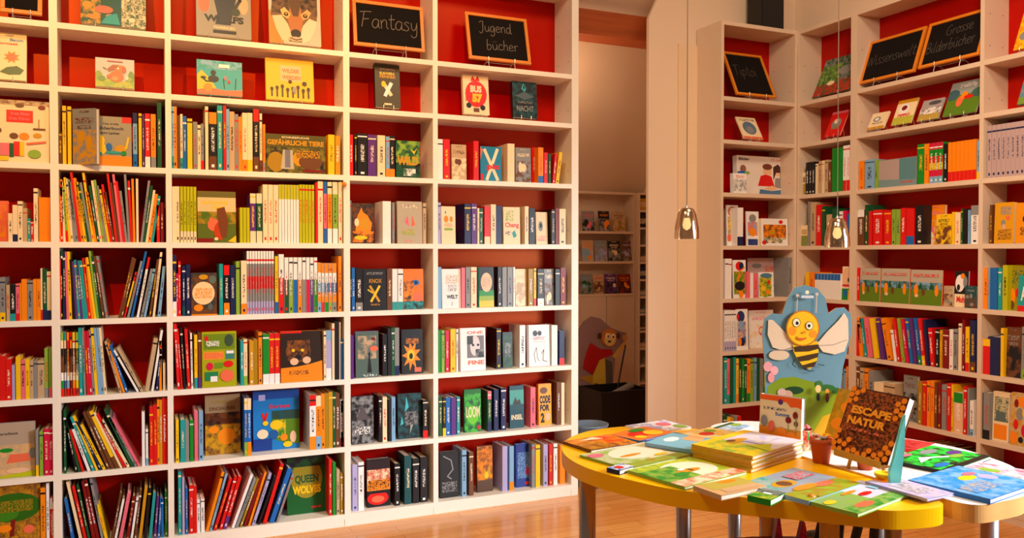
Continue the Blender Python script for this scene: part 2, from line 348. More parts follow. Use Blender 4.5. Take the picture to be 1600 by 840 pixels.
def random_art(seed, base, a, b):
    r = random.Random(seed); it = [('n', 0, 0, 1, .62, b, 0.0, base)]
    for _ in range(r.randint(2, 4)):
        cx = r.uniform(.2, .8); cy = r.uniform(.15, .55); it.append(('e', cx, cy, r.uniform(.08, .22), r.uniform(.06, .16), a if r.random() < .6 else b))
    it.append(('n', .12, .74, .88, .84, a, 1.0, base))
    if r.random() < .6: it.append(('n', .22, .64, .78, .70, a, 1.0, base))
    it.append(('n', .3, .93, .7, .96, a, 1.0, base))
    return it

# ------------------------------------------------------------------ room shell
WY, LY, RX = 3.90, 4.05, 3.82            # front planes of the long wall, the corner unit and the right-hand wall
HOLE_X = atY(1013, 300, 4.30).x
b = MB(); b.box(-3, -2.5, -0.05, 5, 7.5, 0, 0); struct('floor', b, M['parquet'])
b = MB(); b.box(-3, 4.125, 0, 2.15, 4.29, 3.5, 0); struct('wall_back', b, M['plaster'])
tx = atY(1026, 0, 4.30)
pz = atY(1010, 28, 4.30).z
b = MB(); out = [(HOLE_X, 0), (4.25, 0), (4.25, 4.2), (HOLE_X + (4.2 - pz) * (tx.x - HOLE_X) / (tx.z - pz), 4.2), (HOLE_X, pz)]
b.slab(out, 4.30, 4.325, 0); struct('wall_pillar', b, M['plaster'])
bx0, bx1 = atY(1059, 400, 4.29).x, atY(1089, 400, 4.29).x
b = MB(); b.box(bx0, 4.288, 0, bx1, 4.30, 2.62, 0); struct('trim_1', b, M['painted_brick'])
b = MB(); b.box(4.03, -2.5, 0, 4.15, 4.30, 4.2, 0); struct('wall_right', b, M['plaster'])
# small room behind: back wall, side wall, sloping roof, beam
BY, SXW = 6.12, 3.99
b = MB(); b.box(1.2, BY, 0, 4.3, BY + .1, 3.2, 0); struct('wall_far', b, M['plaster'])
b = MB(); b.box(SXW, 4.33, 0, SXW + .1, BY, 3.6, 0); struct('wall_side', b, M['plaster'])
b = MB(); b.box(1.1, 4.29, 0, 1.2, BY, 3.6, 0); struct('wall_end', b, M['plaster'])
rz0, sl = 1.80, 0.90
b = MB()
ya, yb = BY, 3.8
za, zb = rz0, rz0 + (ya - yb) * sl
for dz in (0, .08):
    pass
P = [(1.1, ya, za), (4.2, ya, za), (4.2, yb, zb), (1.1, yb, zb)]
b.face(P[::-1], 0); b.face([(x, y, z + .08) for x, y, z in P], 0)
for i in range(4):
    q, r = P[i], P[(i + 1) % 4]; b.face([q, r, (r[0], r[1], r[2] + .08), (q[0], q[1], q[2] + .08)], 0)
struct('ceiling', b, M['plaster'])
byy = 4.72
z1, z0 = atY(905, 12, byy).z, atY(905, 50, byy).z
b = MB(); b.box(1.2, byy, z0, SXW, byy + .12, z1, 0); b.box(1.2, byy - .03, z0 - .015, SXW, byy + .15, z0 + .012, 0)
struct('trim_2', b, M['beam_wood'])

# ------------------------------------------------------------------ bookcases
T = .024
ZB = [.035, .358, .682, 1.006, 1.331, 1.655, 1.978, 2.240, 2.697]   # undersides of the shelves
def floor_of(row): return ZB[7 - row] + T       # row 0 = the compartment with the chalkboards, 7 = lowest
def ceil_of(row): return ZB[8 - row]
class Frame:
    def __init__(s, kind, x0, x1, depth, tl, tr, key, phrase):
        s.kind, s.depth, s.key, s.phrase = kind, depth, key, phrase
        s.x0, s.x1 = x0, x1              # inner range, in world X (W, L) or in -Y (R)
        s.rz = -PI / 2 if kind == 'R' else 0.0
        s.tl, s.tr = tl, tr
    def P(s, x, y, z):                    # along the shelf, into the shelf, up -> world
        if s.kind == 'W': return Vector((x, WY + y, z))
        if s.kind == 'L': return Vector((x, LY + y, z))
        return Vector((RX + y, -x, z))
    def hit(s, px, py, set_=0.0):         # image position on the plane that lies set_ behind the shelf fronts -> (x along, z)
        if s.kind == 'R': p = atX(px, py, RX + set_); return -p.y, p.z
        p = atY(px, py, (WY if s.kind == 'W' else LY) + set_); return p.x, p.z
    def col_x(s, px, z, set_=0.0):        # x along the shelf under image column px at height z
        py = 400.0
        for _ in range(4):
            x, zz = s.hit(px, py, set_); a = pix(s.P(x, set_, z)); py = a[1]
        return s.hit(px, py, set_)[0]
def bookcase(fr, label, m, top=True):
    root = empty('bookcase', fr.P(fr.x0, 0, 0), fr.rz); tag(root, label, 'bookcase')
    W_ = fr.x1 - fr.x0; D = fr.depth; zt = ZB[8] + T
    for nm, a, c in (('side_panel', -fr.tl, 0), ('side_panel', W_, W_ + fr.tr)):
        b = MB(); b.box(a, 0, 0, c, D + .006, zt, 0)
        # rows of shelf pin holes
        for z in [ZB[i] + .10 for i in range(1, 8)] + [ZB[7] + .26]:
            for y in (.04, D - .045):
                xx = 0.0004 if nm and a < 0 else W_ - 0.0004
                q = [(xx, y - .003, z - .003), (xx, y + .003, z - .003), (xx, y + .003, z + .003), (xx, y - .003, z + .003)]
                b.face(q if a > 0 else q[::-1], 1)
        b.build(nm, [m, M['cable']], root)
    for i, z in enumerate(ZB):
        b = MB(); b.box(0, 0, z, W_, D, z + T, 0); b.build('shelf', m, root)
    b = MB(); b.box(0, 0.002, 0, W_, .02, ZB[0], 0); b.build('plinth', m, root)
    b = MB(); b.box(0, D, 0, W_, D + .006, zt, 0); b.build('back_panel', M['red_panel'], root)
    return root
fB0 = Frame('W', -1.12, -.340, .20, .025, .0153, 'B0', 'cut-off end bookcase')
fB1 = Frame('W', -.3093, .1019, .20, .0153, .0118, 'B1', 'leaning-books bookcase')
fB2 = Frame('W', .1257, .8806, .20, .0118, .0148, 'B2', 'wide nature bookcase')
fB3 = Frame('W', .9103, 1.3274, .20, .0148, .0125, 'B3', 'Fantasy bookcase')
fB4 = Frame('W', 1.3524, 2.1096, .20, .0125, .041, 'B4', 'Jugend bookcase')
fL = Frame('L', 3.239, 3.797, .235, .020, .022, 'L', 'pillar-side bookcase')
fM = Frame('R', -4.030, -3.618, .180, .018, .0228, 'M', 'narrow corner bookcase')
fR1 = Frame('R', -3.572, -2.797, .180, .0228, .0108, 'R1', 'two-chalkboard bookcase')
fR2 = Frame('R', -2.775, -2.0, .180, .0108, .022, 'R2', 'far end bookcase')
bookcase(fB0, 'white bookcase at the near end, cut off by the picture edge', M['white_board'])
bookcase(fB1, 'narrow white bookcase stuffed with thin leaning picture books', M['white_board'])
bookcase(fB2, 'wide white bookcase with the wolf book on its top shelf', M['white_board'])
bookcase(fB3, 'narrow white bookcase under the Fantasy chalkboard', M['white_board'])
bookcase(fB4, 'wide white bookcase with the Jugend chalkboard, ending at the passage', M['white_board'])
bookcase(fL, 'narrow bookcase beside the pillar with a black speaker on top', M['pale_board'])
bookcase(fM, 'narrow bookcase in the corner behind the bee display', M['pale_board'])
bookcase(fR1, 'wide bookcase with two chalkboards side by side on its top shelf', M['pale_board'])
bookcase(fR2, 'bookcase past the two chalkboards, holding yellow books, cut by the picture edge', M['pale_board'])

# ------------------------------------------------------------------ books
ROWN = ['top shelf', 'second shelf', 'third shelf', 'fourth shelf', 'fifth shelf', 'sixth shelf', 'seventh shelf', 'bottom shelf']
ORD = ['first', 'second', 'third', 'fourth', 'fifth', 'sixth', 'seventh', 'eighth', 'ninth', 'tenth', 'eleventh', 'twelfth', 'thirteenth', 'fourteenth', 'fifteenth', 'sixteenth', 'seventeenth', 'eighteenth', 'nineteenth', 'twentieth', 'twenty-first', 'twenty-second', 'twenty-third', 'twenty-fourth', 'twenty-fifth', 'twenty-sixth', 'twenty-seventh', 'twenty-eighth', 'twenty-ninth', 'thirtieth', 'thirty-first', 'thirty-second', 'thirty-third', 'thirty-fourth', 'thirty-fifth', 'thirty-sixth', 'thirty-seventh', 'thirty-eighth', 'thirty-ninth', 'fortieth', 'forty-first', 'forty-second']
KIND = {'B0': ('childrens_book', 'book'), 'B1': ('picture_book', 'picture book'), 'B2': ('nonfiction_book', 'book'), 'B3': ('novel', 'novel'), 'B4': ('novel', 'novel'), 'L': ('activity_book', 'activity book'), 'M': ('childrens_book', 'book'), 'R1': ('childrens_book', 'book'), 'R2': ('childrens_book', 'book')}
PLUR = {'picture book': 'picture books', 'book': 'books', 'novel': 'novels', 'activity book': 'activity books'}
LIGHT = {'pg', 'wh', 'cr', 'ye', 'lb', 'tn', 'yg', 'or', 'lv', 'pk', 'lg', 'gy'}
def book_mesh(w, d, h, cols, seed, mirror=False, split=False):
    """book standing upright, spine on -y; x 0..w (or -w..0 when mirror)"""
    r = random.Random(seed); b = MB(); pg = MB()
    x0, x1 = (-w, 0.0) if mirror else (0.0, w)
    c = col(cols[-1] if len(cols) == 1 else cols[1] if len(cols) >= 3 else cols[0])
    t = min(.0022, w * .22)
    b.box(x0, 0, 0, x1, t, h, 0, c); b.box(x0, t, 0, x0 + t, d, h, 0, c); b.box(x1 - t, t, 0, x1, d, h, 0, c)
    pg.box(x0 + t, t, .003, x1 - t, d - .004, h - .003, 0 if split else 1)
    if len(cols) == 2: bands = [(0, .2, cols[1]), (.2, 1, cols[0])]
    elif len(cols) == 3: bands = [(0, .24, cols[2]), (.24, .8, cols[1]), (.8, 1, cols[0])]
    elif len(cols) >= 4:
        n = len(cols); bands = [(1 - (i + 1) / n, 1 - i / n, cols[i]) for i in range(n)]
    else: bands = []
    y = -.0003
    for a, e, cc in bands:
        b.face([(x0, y, a * h), (x1, y, a * h), (x1, y, e * h), (x0, y, e * h)], 0, col(cc))
        if split or w > .012: b.box(x0, 0, a * h, x0 + t * .5, d, e * h, 0, col(cc)) if False else None
    # title strip and small publisher mark
    main = cols[0] if len(cols) <= 2 else cols[1]
    ik = r.choice(['dk', 'dk', 'rd', 'db']) if main in LIGHT else r.choice(['wh', 'cr', 'ye', 'wh'])
    if w > .0065 and r.random() < .7:
        a, e = (.34, .74) if len(cols) == 1 else (.32, .74)
        m_ = .31 * w
        b.face([(x0 + m_, y * 2, a * h), (x1 - m_, y * 2, a * h), (x1 - m_, y * 2, e * h), (x0 + m_, y * 2, e * h)], 0, col(main), col(ik)[:3] + (1.0,))
        if r.random() < .55:
            b.face([(x0 + m_, y * 2, .05 * h), (x1 - m_, y * 2, .05 * h), (x1 - m_, y * 2, .10 * h), (x0 + m_, y * 2, .10 * h)], 0, col(ik))
    if r.random() < .4 and w > .005:
        a = r.uniform(.84, .92)
        b.face([(x0, y * 1.5, a * h), (x1, y * 1.5, a * h), (x1, y * 1.5, (a + .03) * h), (x0, y * 1.5, (a + .03) * h)], 0, col(ik))
    if not split:
        n = len(b.v); b.v += pg.v; b.f += [[i + n for i in f] for f in pg.f]; b.m += pg.m; b.c += pg.c; b.k += pg.k
    return b, pg
PENDING = []      # (object, dict) to be labelled once the neighbours are known
SEED = [0]
def set_book(fr, row, o, cols, w, face, text=None, series=None, lean=0):
    PENDING.append(dict(o=o, fr=fr, row=row, cols=cols, w=w, face=face, text=text, series=series, lean=lean))
def row_books(fr, row, data, set0=.012, dep0=None, **kw):
    zf = floor_of(row); zc = ceil_of(row)
    D = fr.depth
    for ent in data.replace('\n', ';').split(';'):
        tk = ent.split()
        if not tk: continue
        SEED[0] += 1; sd = SEED[0]
        face = tk[0] == 'F'; ser = tk[0] == 'N'; n = 1
        if ser: n = int(tk[1]); tk = tk[2:]
        if face: tk = tk[1:]
        X0, X1, YT = float(tk[0]), float(tk[1]), float(tk[2]); spec = tk[3]; st = set0; opt = {}
        for q in tk[4:]: opt[q[0]] = q[1:]
        if 's' in opt: st = float(opt['s']) / 100
        if face:
            display(fr, row, X0, X1, YT, spec, st if 's' in opt else set0 + .035, opt, sd); continue
        cols = spec.split('/')
        for k in range(n):
            a = X0 + (X1 - X0) * k / n; e = X0 + (X1 - X0) * (k + 1) / n
            xa = fr.col_x(a, zf, st); xe = fr.col_x(e, zf, st)
            lean = 0.0; xt = xa
            _, zt = fr.hit(a, YT, st)
            if 'L' in opt:
                tx_ = float(opt['L']) + (a - X0); xt, zt = fr.hit(tx_, YT, st)
                xt = min(max(xt, fr.x0 + .003), fr.x1 - .004)
                lean = math.atan2(xt - xa, zt - zf)
            zt = min(zt, zc - .008)
            h = (zt - zf) / math.cos(lean) if lean else zt - zf
            w = max(.0035, (xe - xa) * math.cos(lean) - (.0022 if n > 1 else .0009))
            if not lean:
                xa = max(xa, fr.x0 + .001)
                if xa + w > fr.x1 - .001: xa = fr.x1 - .001 - w
            h = min(h, (zc - zf - .006 - abs(w * math.sin(lean))) / math.cos(lean))
            d = float(opt['d']) / 100 if 'd' in opt else dep0 if dep0 else min(.19, h * .74)
            d = min(d, D - st - .004)
            split = row >= 5 and fr.kind == 'W' and w > .011
            name, noun = KIND[fr.key]
            if n > 1 and k > 0 and not lean:
                o = first.copy(); C.objects.link(o); o.location = fr.P(xa + .0003, st, zf)
                for ch in first.children:
                    c2 = ch.copy(); C.objects.link(c2); c2.parent = o
            else:
                b, pg = book_mesh(w, d, h, cols, sd, mirror=lean > 0, split=split)
                px_ = (xe if lean > 0 else xa) + (.0003 if lean <= 0 else -.0003)
                o = b.build(name, [M['print'], M['paper']], loc=fr.P(px_, st, zf), rot=(0, lean, fr.rz))
                if split: pg.build('page_block', M['paper'], o)
                first = o
            set_book(fr, row, o, cols, w, False, series=(n if n > 1 else None), lean=lean)
STANDS = []
def display(fr, row, X0, X1, YT, spec, st, opt, sd):
    zf = floor_of(row); zc = ceil_of(row); stand = 'S' in opt
    tilt = math.radians(float(opt.get('t', 14 if stand else 4))); lift = .016 if stand else 0.0
    th = float(opt['h']) / 100 if 'h' in opt else .022
    yaw = math.radians(float(opt.get('w', 0)))
    zb_ = zf + lift + th * math.sin(tilt)
    xa = fr.col_x(X0, zb_, st); xe = fr.col_x(X1, zb_, st)
    if 'a' in opt: xe = xa + float(opt['a']) / 100
    W_ = xe - xa
    # height so that the tilted top edge comes out at YT
    lo, hi = .02, .6
    for _ in range(30):
        mid = (lo + hi) / 2; P = fr.P(xa, st + mid * math.sin(tilt), zb_ + mid * math.cos(tilt))
        if pix(P)[1] > YT: lo = mid
        else: hi = mid
    H_ = lo
    if row > 0: H_ = min(H_, (zc - zb_ - .004) / math.cos(tilt))
    H_ = min(H_, (fr.depth - st - .002 - th * math.cos(tilt)) / max(.02, math.sin(tilt)))
    art = ARTS.get(spec); b = MB(); text = None
    if art: text, base, edge, items = art
    else:
        cs = spec.split('/'); base = cs[0]; edge = cs[0]; items = random_art(sd, cs[0], cs[1] if len(cs) > 1 else 'wh', cs[2] if len(cs) > 2 else 'gy'); text = None
    t = .0022; c = col(base); ce = col(edge)
    b.box(0, 0, 0, W_, t, H_, 0, c); b.box(0, th - t, 0, W_, th, H_, 0, ce); b.box(0, t, 0, t, th - t, H_, 0, ce)
    draw(b, items, W_, H_, 0.0)
    name, noun = KIND[fr.key]
    if 'n' in opt: name = opt['n']
    o = b.build(name, [M['print']], loc=fr.P(xa, st, zb_), rot=(-tilt, 0, fr.rz + yaw))
    pg = MB(); pg.box(t, t, .003, W_ - .003, th - t, H_ - .003, 0); pg.build('page_block', M['paper'], o)
    set_book(fr, row, o, (spec.split('/') if not art else [base]), W_, True, text=text)
    if stand:
        s = MB(); r = .0016
        for fx in ((.3, .7) if W_ < .2 else (.22, .74)):
            x = W_ * fx
            s.tube([(x, -.010, .030), (x, -.012, .012), (x, .0, .008), (x, .055, .0018)], r, 0, 6)
            s.tube([(x, .0, .008), (x, -.02, .0018)], r, 0, 6)
            s.tube([(x, th + .006, .012), (x, th + .004 + H_ * .5 * math.sin(tilt) + .012, H_ * .5)], r, 0, 6)
            s.tube([(x, .0, .008), (x, th + .006, .012)], r, 0, 6)
            s.tube([(x, th + .004 + H_ * .5 * math.sin(tilt) + .012, H_ * .5), (x, min(.07 + th, fr.depth - st - .006), .0018)], r, 0, 6)
        s.tube([(W_ * .22, .04, .0045), (W_ * .74, .04, .0045)], r, 0, 6)
        so = s.build('book_stand', M['wire'], loc=fr.P(xa, st, zf), rot=(0, 0, fr.rz + yaw))
        STANDS.append((so, text or ('small ' + cname(base) + ' display'), fr, row))
def finish_labels():
    rows = {}
    for p in PENDING: rows.setdefault((p['fr'].key, p['row']), []).append(p)
    def words(cols):
        s = []
        for c in cols:
            n = cname(c)
            if n not in s: s.append(n)
        return ' and '.join(s[:2])
    for (key, row), L in rows.items():
        fr = L[0]['fr']; noun = KIND[key][1]
        L.sort(key=lambda p: (p['o'].location.x if fr.kind != 'R' else -p['o'].location.y))
        sp = [p for p in L if not p['face']]
        place = '%s, %s' % (ROWN[row], fr.phrase)
        cand = {}
        for i, p in enumerate(L):
            if p['text']: p['label'] = p['text']; continue
            if p['series']:
                p['label'] = 'one of a uniform row of %s spines, %s' % (words(p['cols']), place); continue
            sz = 'thin ' if p['w'] < .011 else 'thick ' if p['w'] > .03 and not p['face'] else ''
            lean = ' leaning' if abs(p['lean']) > .06 else ''
            if p['face']: s = 'face-out %s %s, %s' % (words(p['cols']), noun, place)
            else:
                l_ = cname(L[i - 1]['cols'][0]) if i else None; r_ = cname(L[i + 1]['cols'][0]) if i + 1 < len(L) else None
                nb = ('between %s and %s' % (l_, r_)) if l_ and r_ else ('next to %s' % (l_ or r_)) if (l_ or r_) else 'alone'
                s = '%s%s%s %s %s, %s' % (sz, words(p['cols'][:2] if len(sz + lean) < 8 else p['cols'][:1]), lean, noun, nb, place)
            p['label'] = s; cand.setdefault(s, []).append(p)
        for s, q in cand.items():
            if len(q) > 1:
                for p in q:
                    if p['face']:
                        fl = [x for x in L if x['face']]
                        p['label'] = 'face-out %s %s, %s face-out from left, %s' % (words(p['cols'][:1]), noun, ORD[fl.index(p)], place)
                    else: p['label'] = '%s %s, %s spine from the left, %s' % (words(p['cols'][:1]), noun, ORD[sp.index(p)], place)
        for p in L:
            g = '%s on the %s of the %s' % (PLUR[noun], ROWN[row], fr.phrase)
            if p['series']: g = 'uniform %s series on the %s of the %s' % (words(p['cols']), ROWN[row], fr.phrase)
            lb = p['label']
            while len(lb.replace(',', '').split()) > 16: lb = lb.replace(' bookcase', '', 1) if ' bookcase' in lb else ' '.join(lb.split()[:16])
            tag(p['o'], lb, 'book', g)
    for so, text, fr, row in STANDS:
        t = text.split(',')[0]
        tag(so, 'thin wire stand holding the ' + ' '.join(t.split()[:11]), 'book stand', 'wire stands on the upper shelves')

# ------------------------------------------------------------------ cover artwork: key -> (label, cover colour, spine colour, shapes)
def hexes(seed, spots, r, c):
    out = []
    for x, y in spots: out.append(('p', [(x + r * math.cos(PI / 6 + k * PI / 3), y + r * .9 * math.sin(PI / 6 + k * PI / 3)) for k in range(6)], c))
    return out
def figs(n, y0, c, h=.2):
    o = []
    for i in range(n):
        x = .12 + .76 * i / max(1, n - 1); hh = h * (.7 + .3 * ((i * 7) % 3) / 2)
        o += [('l', [(x, y0), (x, y0 + hh * .6)], .035, c), ('e', x, y0 + hh * .75, .035, .05, c)]
    return o
ARTS = {
'sun': ('cream cover with an orange sun and green leaves, second shelf, cut-off end bookcase', 'cr', 'cr', [('p', [(.66 + .2 * math.cos(t * PI / 8) * (1 if t % 2 else .6), .48 + .14 * math.sin(t * PI / 8) * (1 if t % 2 else .6)) for t in range(16)], 'or'), ('e', .66, .48, .11, .08, 'co'), ('p', [(.38, .15), (.55, .26), (.78, .3), (.95, .22), (.86, .12), (.6, .1)], 'dg'), ('e', .2, .2, .2, .1, 'gr'), ('t', 'Baum', .62, .82, .92, .88, 'bl'), ('t', 'zornisst', .3, .74, .8, .79, 'rd'), ('t', 'viel', .5, .92, .7, .96, 'gy')]),
'items': ('large cream cover with red title box and many small pictures', 'cr', 'cr', [('n', 0, .92, 1, 1, 'br', 0.0, 'tn'), ('r', .42, .64, .78, .84, 'rd'), ('t', 'Erste Bilder', .48, .76, .74, .81, 'pk'), ('t', 'Erste Wörter', .46, .68, .74, .73, 'pk'), ('e', .3, .5, .06, .05, 'br'), ('e', .52, .42, .06, .05, 'br'), ('e', .2, .4, .05, .05, 'or'), ('e', .66, .42, .07, .06, 'or'), ('e', .84, .44, .06, .04, 'go'), ('l', [(.86, .55), (.86, .7)], .015, 'og'), ('r', .78, .53, .95, .56, 'br'), ('r', .2, .1, .34, .3, 'gy'), ('r', .34, .1, .46, .3, 'pk'), ('r', .46, .08, .52, .3, 'dg'), ('r', .52, .1, .6, .33, 'rd'), ('r', .6, .1, .66, .33, 'ye'), ('e', .8, .14, .09, .07, 'lg'), ('r', .1, .02, .45, .09, 'ye'), ('l', [(.7, .3), (.95, .34)], .03, 'co'), ('e', .9, .9, .05, .03, 'dr'), ('e', .6, .92, .06, .03, 'br')]),
'reef': ('large cover crowded with green and orange fish, on a wire stand, top shelf, leaning-books bookcase', 'dg', 'dg', [('n', 0, 0, 1, 1, 'dt', 0.0, 'dg'), ('n', 0, 0, .3, 1, 'go', 0.0, 'dg'), ('n', .62, 0, 1, .5, 'cr', 0.5, 'dg'), ('e', .35, .25, .14, .06, 'co'), ('e', .2, .12, .1, .04, 'or'), ('e', .1, .3, .08, .06, 'go'), ('e', .78, .12, .05, .035, 'cr'), ('e', .45, .15, .07, .03, 'or'), ('p', [(.3, .02), (.6, .02), (.55, .2), (.4, .16)], 'te')]),
'reef2': ('crowded green jungle picture board on the top shelf, narrow corner bookcase', 'dg', 'dg', [('n', 0, 0, 1, 1, 'gy', 0.0, 'dg'), ('n', 0, 0, 1, .35, 'rd', 0.5, 'dg'), ('n', 0, .3, .6, .8, 'lg', 0.5, 'dg'), ('e', .7, .6, .2, .12, 'gy'), ('e', .4, .3, .1, .06, 'cr')]),
'bear': ('small landscape cover with an orange animal in grass, second shelf, leaning-books bookcase', 'lb', 'cr', [('r', 0, 0, 1, 1, (196, 200, 196)), ('p', [(0, 0), (1, 0), (1, .3), (.7, .22), (.4, .26), (0, .32)], (170, 180, 40)), ('n', 0, 0, 1, .22, 'lg', 0.3, (190, 190, 30)), ('e', .08, .38, .1, .16, (140, 170, 60)), ('e', .16, .28, .1, .1, (110, 150, 50)), ('e', .92, .4, .08, .2, (110, 150, 50)), ('e', .86, .3, .08, .08, (150, 180, 60)), ('e', .54, .38, .19, .2, (224, 110, 30)), ('e', .62, .66, .17, .12, (224, 120, 40)), ('p', [(.34, .52), (.3, .62), (.44, .78), (.6, .78), (.5, .62)], (170, 90, 40)), ('e', .73, .62, .06, .12, (190, 90, 40)), ('e', .5, .3, .09, .08, (240, 150, 80)), ('e', .58, .66, .03, .03, 'wh'), ('e', .34, .36, .05, .07, (200, 100, 30)), ('e', .8, .34, .05, .08, (230, 220, 200)), ('l', [(.2, .66), (.28, .6)], .02, 'br'), ('r', .3, .88, .7, .92, 'pk')]),
'warrior': ('grey cover with a dark figure and black lettering, on a wire stand, top shelf, wide nature bookcase', 'gy', 'gy', [('r', 0, 0, 1, 1, (150, 142, 132)), ('e', .14, .42, .1, .12, 'co'), ('e', .86, .44, .09, .12, 'tn'), ('p', [(.34, .16), (.62, .16), (.66, .3), (.74, .56), (.84, .99), (.2, .99), (.3, .56), (.38, .3)], (40, 40, 52)), ('l', [(.62, .3), (.8, .5), (.78, .7)], .06, (50, 46, 40)), ('t', 'WOLFS', .14, .19, .86, .28, .05, 'dk'), ('r', .42, .18, .6, .3, (40, 40, 52)), ('t', 'WARRIORS', .3, .1, .7, .135, .02, 'cr'), ('r', .3, .045, .72, .085, 'dk'), ('e', .72, .34, .08, .05, (50, 60, 40))]),
'wolf': ('cover with a wolf face photo, on a wire stand, top shelf, wide nature bookcase', 'tn', 'tn', [('r', 0, 0, 1, 1, (206, 190, 176)), ('p', [(0, .0), (.28, 0), (.2, .16), (.08, .34), (0, .4)], (230, 130, 40)), ('p', [(.03, .34), (.08, .55), (.1, .8), (.2, .98), (.34, .66), (.66, .66), (.8, .98), (.9, .8), (.94, .5), (.93, .32), (.84, .16), (.66, .03), (.3, .03), (.16, .16)], (122, 88, 56)), ('n', .06, .36, .94, .66, 'dk', 0.3, (116, 82, 52)), ('p', [(.06, .32), (.24, .34), (.36, .24), (.44, .1), (.36, .02), (.24, .04), (.14, .16)], (224, 200, 166)), ('p', [(.93, .3), (.78, .33), (.66, .24), (.56, .1), (.64, .02), (.78, .06), (.88, .18)], (228, 208, 182)), ('p', [(.42, .5), (.6, .5), (.66, .3), (.6, .1), (.42, .1), (.36, .3)], (176, 108, 56)), ('p', [(.38, .5), (.5, .62), (.62, .5), (.56, .34), (.46, .34)], (90, 62, 40)), ('p', [(.22, .4), (.3, .44), (.42, .36), (.36, .3), (.26, .33)], (226, 180, 106)), ('p', [(.82, .4), (.74, .44), (.6, .36), (.66, .3), (.76, .33)], (214, 160, 100)), ('e', .33, .355, .045, .024, (30, 20, 14)), ('e', .70, .355, .045, .024, (30, 20, 14)), ('e', .33, .36, .018, .012, 'go'), ('e', .70, .36, .018, .012, 'go'), ('e', .51, .13, .10, .05, 'dk'), ('e', .5, .06, .14, .03, (200, 170, 140)), ('l', [(.4, .07), (.51, .05), (.62, .07)], .02, (60, 40, 30))]),
'sea': ('turquoise landscape cover with a black bird over red ground, second shelf, wide nature bookcase', 'te', 'te', [('r', 0, 0, 1, 1, (44, 168, 180)), ('n', 0, .75, 1, 1, 'lb', 0.0, 'te'), ('p', [(0, 0), (0, .55), (.1, .7), (.3, .45), (.42, .2), (.4, 0)], 'yg'), ('p', [(0, 0), (1, 0), (1, .18), (.6, .14), (.3, .2), (0, .12)], 'co'), ('e', .24, .2, .1, .12, 'or'), ('e', .36, .46, .12, .1, 'dk'), ('e', .36, .64, .06, .08, 'dk'), ('e', .14, .48, .06, .04, 'dk'), ('l', [(.1, .5), (.2, .38), (.38, .38)], .03, 'dk'), ('r', .48, .8, .72, .9, 'wh'), ('l', [(.6, .2), (.58, .48)], .02, 'dg'), ('e', .62, .5, .03, .06, 'pk'), ('e', .7, .4, .03, .05, 'rd'), ('l', [(.84, .2), (.86, .5)], .02, 'dg')]),
'kids': ('bright yellow cover with a pink title block and a row of children, second shelf, wide nature bookcase', 'ye', 'ye', [('r', 0, 0, 1, 1, (252, 186, 10)), ('r', .3, .46, .74, .84, (250, 190, 140)), ('t', 'WILDER', .34, .66, .7, .76, .03, 'co'), ('t', 'WERDEN', .34, .5, .72, .6, .03, 'co')] + figs(8, .08, 'dk', .32) + [('e', .5, .45, .04, .04, 'dk'), ('e', .8, .42, .05, .05, 'dk'), ('e', .58, .25, .04, .08, 'gy')]),
'xgreen': ('dark olive cover with a pale X, on a stand, second shelf, Fantasy bookcase', 'br', 'dk', [('r', 0, 0, 1, 1, (74, 66, 46)), ('t', 'RAVEN', .2, .76, .78, .82, .03, 'ye'), ('t', 'FENNIX', .2, .68, .84, .75, .03, 'go'), ('l', [(.34, .56), (.62, .3)], .14, 'cr'), ('l', [(.64, .56), (.4, .28)], .14, 'wh'), ('e', .34, .54, .09, .07, 'ye'), ('r', .35, .06, .65, .1, 'cr'), ('n', .2, .86, .8, .9, 'gy', 1.0, 'br')]),
'xgold': ('black cover with a golden X between dark spines, fifth shelf, Fantasy bookcase', 'dk', 'dk', [('l', [(.3, .58), (.68, .22)], .1, 'go'), ('l', [(.7, .58), (.34, .22)], .1, 'ye'), ('l', [(.2, .5), (.4, .42)], .05, 'ye'), ('t', 'KNOX', .26, .66, .8, .76, .01, 'go'), ('n', .15, .86, .85, .92, 'gy', 1.0, 'dk'), ('n', .3, .12, .7, .16, 'go', 1.0, 'dk')]),
'wild': ('dark leafy cover with the yellow word WILD, third shelf, Fantasy bookcase', 'dg', 'dk', [('n', 0, 0, 1, 1, 'lg', 0.0, 'dg'), ('n', 0, 0, 1, .4, 'dk', 0.0, 'dg'), ('n', .3, .05, .8, .25, 'wh', 0.3, 'dg'), ('t', 'WILD', .04, .34, .92, .58, .05, 'go'), ('p', [(.6, .78), (.75, .72), (.88, .82), (.74, .64)], 'ye')]),
'bus': ('white cover with a red ring reading BUS 57, second shelf, Jugend bookcase', 'cr', 'cr', [('e', .5, .52, .42, .34, 'rd'), ('t', 'BUS', .28, .56, .72, .74, .06, 'cr'), ('t', '57', .34, .3, .74, .53, .08, 'ye'), ('p', [(.3, .85), (.38, .99), (.48, .88), (.58, 1), (.66, .86)], 'rd'), ('e', .2, .22, .1, .07, 'dk'), ('e', .74, .18, .1, .07, 'dk'), ('r', .38, .06, .6, .16, 'br'), ('p', [(.08, .3), (.2, .42), (.1, .5)], 'rd')]),
'night': ('dark blue cover with a cyan figure and silver title, second shelf, Jugend bookcase', 'db', 'dk', [('n', 0, 0, 1, 1, 'dt', 0.0, (22, 28, 40)), ('p', [(.1, .6), (.5, .72), (.9, .6), (.5, .5)], (80, 96, 110)), ('p', [(.36, .8), (.46, .96), (.56, .8), (.5, .72)], (60, 170, 190)), ('e', .47, .84, .03, .06, 'dk'), ('t', 'NACHT', .16, .18, .84, .34, .02, 'gy'), ('n', .2, .4, .8, .46, 'gy', 1.0, (22, 28, 40))]),
